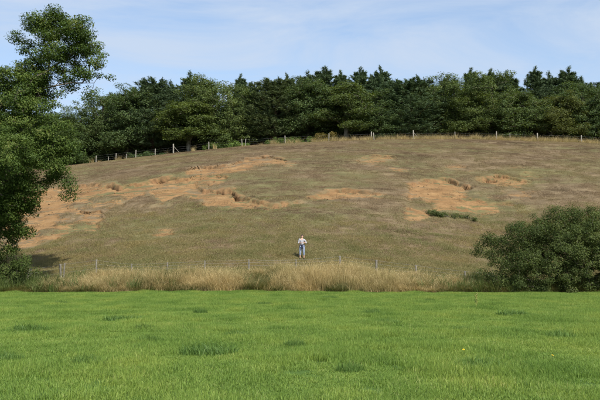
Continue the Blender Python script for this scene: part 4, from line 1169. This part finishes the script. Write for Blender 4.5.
# person faces the camera (-y); photo left is -x
PB = {'pelvis': (0, 0, 0.92, .135, .10), 'waist': (0, 0, 1.06, .115, .085), 'chest': (0, 0, 1.25, .140, .10), 'upper': (0, 0, 1.37, .115, .08), 'neck': (0, 0.0, 1.45, .05, .05), 'headb': (0.01, -0.01, 1.52, .062, .072), 'headm': (0.012, -0.012, 1.59, .074, .090), 'headt': (0.012, -0.005, 1.655, .058, .070)}
PE = [('pelvis', 'waist'), ('waist', 'chest'), ('chest', 'upper'), ('upper', 'neck'), ('neck', 'headb'), ('headb', 'headm'), ('headm', 'headt')]
for s, nm in ((-1, 'l'), (1, 'r')):
    hy = -0.30 if s < 0 else -0.28; hxp = -0.06 if s < 0 else 0.10; hz = 1.13 if s < 0 else 1.16
    PB.update({nm + 'sh': (s * 0.17 - 0.01, 0.015 * s, 1.37 - s * 0.012, .058), nm + 'el': ((-0.245 if s < 0 else 0.30), (-0.03 if s < 0 else 0.05), (1.10 if s < 0 else 1.13), .043), nm + 'wr': (hxp + s * 0.03, hy + 0.07, hz, .028), nm + 'pa': (hxp, hy, hz + 0.01, .030, .022),
      nm + 'hip': (s * 0.095 + 0.012, 0, 0.88 + s * 0.012, .095), nm + 'th': (s * 0.115, -0.01, 0.68, .080), nm + 'kn': (s * 0.125, -0.02, 0.47, .056), nm + 'ca': (s * 0.13, 0.01, 0.33, .055), nm + 'an': (s * 0.135, 0.02, 0.09, .036), nm + 'he': (s * 0.137, 0.02, 0.045, .038), nm + 'to': (s * 0.155, -0.15, 0.03, .030)})
    PE += [('upper', nm + 'sh'), (nm + 'sh', nm + 'el'), (nm + 'el', nm + 'wr'), (nm + 'wr', nm + 'pa'), ('pelvis', nm + 'hip'), (nm + 'hip', nm + 'th'), (nm + 'th', nm + 'kn'), (nm + 'kn', nm + 'ca'), (nm + 'ca', nm + 'an'), (nm + 'an', nm + 'he'), (nm + 'he', nm + 'to')]
    for f in range(5):
        ox = (f - 2) * 0.017
        ln = (0.05, 0.068, 0.075, 0.07, 0.055)[f]
        if f == 0:
            a = (hxp - s * 0.035, hy - 0.005, hz + 0.03, .010); b2 = (hxp - s * 0.045, hy - 0.035, hz + 0.05, .008); c2 = (hxp - s * 0.04, hy - 0.055, hz + 0.052, .007)
        else:
            a = (hxp - s * 0.01, hy - 0.03, hz + 0.03 - f * 0.017, .010); b2 = (hxp - s * 0.02, hy - 0.03 - ln * 0.6, hz + 0.03 - f * 0.018, .0085); c2 = (hxp - s * 0.045, hy - 0.03 - ln, hz + 0.025 - f * 0.018, .007)
        for q, pt in enumerate((a, b2, c2)): PB['%sf%d%d' % (nm, f, q)] = pt
        PE += [(nm + 'pa', '%sf%d0' % (nm, f)), ('%sf%d0' % (nm, f), '%sf%d1' % (nm, f)), ('%sf%d1' % (nm, f), '%sf%d2' % (nm, f))]
skinned('body', PB, PE, M_SKIN, person, 0, 2)
def grow(keys, g): return {k: (*PB[k][:3], PB[k][3] + g, (PB[k][4] if len(PB[k]) > 4 else PB[k][3]) + g) for k in keys}
sp = grow(['pelvis', 'waist', 'chest', 'upper', 'lsh', 'rsh', 'lel', 'rel'], 0.016)
sp['pelvis'] = (0, 0, 0.97, .145, .112); sp['collar'] = (0, 0.0, 1.425, .075, .068)
for nm, s in (('l', -1), ('r', 1)):   # sleeves end just below the elbow
    e = np.array(PB[nm + 'el'][:3]); w3 = np.array(PB[nm + 'wr'][:3]); q = e + (w3 - e) * 0.35
    sp[nm + 'cu'] = (*q, .050)
skinned('shirt', sp, [('pelvis', 'waist'), ('waist', 'chest'), ('chest', 'upper'), ('upper', 'collar'), ('upper', 'lsh'), ('upper', 'rsh'), ('lsh', 'lel'), ('rsh', 'rel'), ('lel', 'lcu'), ('rel', 'rcu')], M_SHIRT, person)
jp = grow(['pelvis', 'lhip', 'rhip', 'lth', 'rth', 'lkn', 'rkn', 'lca', 'rca'], 0.018)
jp['pelvis'] = (0, 0, 0.94, .150, .118)
for nm, s in (('l', -1), ('r', 1)): jp[nm + 'hem'] = (s * 0.133, 0.015, 0.25, .066)
skinned('jeans', jp, [('pelvis', 'lhip'), ('lhip', 'lth'), ('lth', 'lkn'), ('lkn', 'lca'), ('lca', 'lhem'), ('pelvis', 'rhip'), ('rhip', 'rth'), ('rth', 'rkn'), ('rkn', 'rca'), ('rca', 'rhem')], M_JEANS, person)
# jacket tied round the waist: ring, knot and hanging sleeves
jk = {}; je = []
for k in range(12):
    a = 6.283 * k / 12; jk['w%d' % k] = (0.165 * math.cos(a), 0.13 * math.sin(a), 0.99 + 0.015 * math.sin(a * 3), .034)
    je.append(('w%d' % k, 'w%d' % ((k + 1) % 12)))
jk['knot'] = (0.0, -0.165, 0.975, .045); je.append(('w9', 'knot'))
for s in (-1, 1):
    jk['s%da' % s] = (s * 0.03, -0.17, 0.90, .038); jk['s%db' % s] = (s * 0.05, -0.165, 0.78, .036); jk['s%dc' % s] = (s * 0.055, -0.16, 0.70, .034)
    je += [('knot', 's%da' % s), ('s%da' % s, 's%db' % s), ('s%db' % s, 's%dc' % s)]
skinned('tied_jacket', jk, je, M_NAVY, person)
for s in (-1, 1):
    skinned('shoe', {'a': (s * 0.136, 0.045, 0.05, .046), 'b': (s * 0.142, -0.03, 0.045, .048), 'c': (s * 0.153, -0.12, 0.038, .044), 'd': (s * 0.158, -0.17, 0.032, .034)}, [('a', 'b'), ('b', 'c'), ('c', 'd')], M_SHOE, person)
# hair, face
hair = skinned('hair', {'a': (0.012, 0.045, 1.50, .085, .06), 'b': (0.012, 0.035, 1.61, .100, .082), 'c': (0.012, 0.01, 1.68, .088, .092), 'd': (0.012, -0.065, 1.690, .062, .035)}, [('a', 'b'), ('b', 'c'), ('c', 'd')], M_HAIR, person)
skinned('nose', {'a': (0.012, -0.098, 1.605, .008), 'b': (0.012, -0.112, 1.575, .013)}, [('a', 'b')], M_SKIN, person, 0, 1)
skinned('mouth', {'a': (-0.012, -0.088, 1.540, .006), 'b': (0.036, -0.088, 1.540, .006)}, [('a', 'b')], M_LIP, person, 0, 1)
for s in (-1, 1):
    skinned('eye', {'a': (0.012 + s * 0.030 - 0.008, -0.094, 1.603, .008), 'b': (0.012 + s * 0.030 + 0.008, -0.094, 1.603, .008)}, [('a', 'b')], M_EYE, person, 0, 1)
    skinned('ear', {'a': (0.012 + s * 0.080, 0.0, 1.61, .010, .016), 'b': (0.012 + s * 0.078, 0.0, 1.575, .008, .012)}, [('a', 'b')], M_SKIN, person, 0, 1)
tag(person, 'person in white top and light jeans with dark jacket round the waist', 'person')
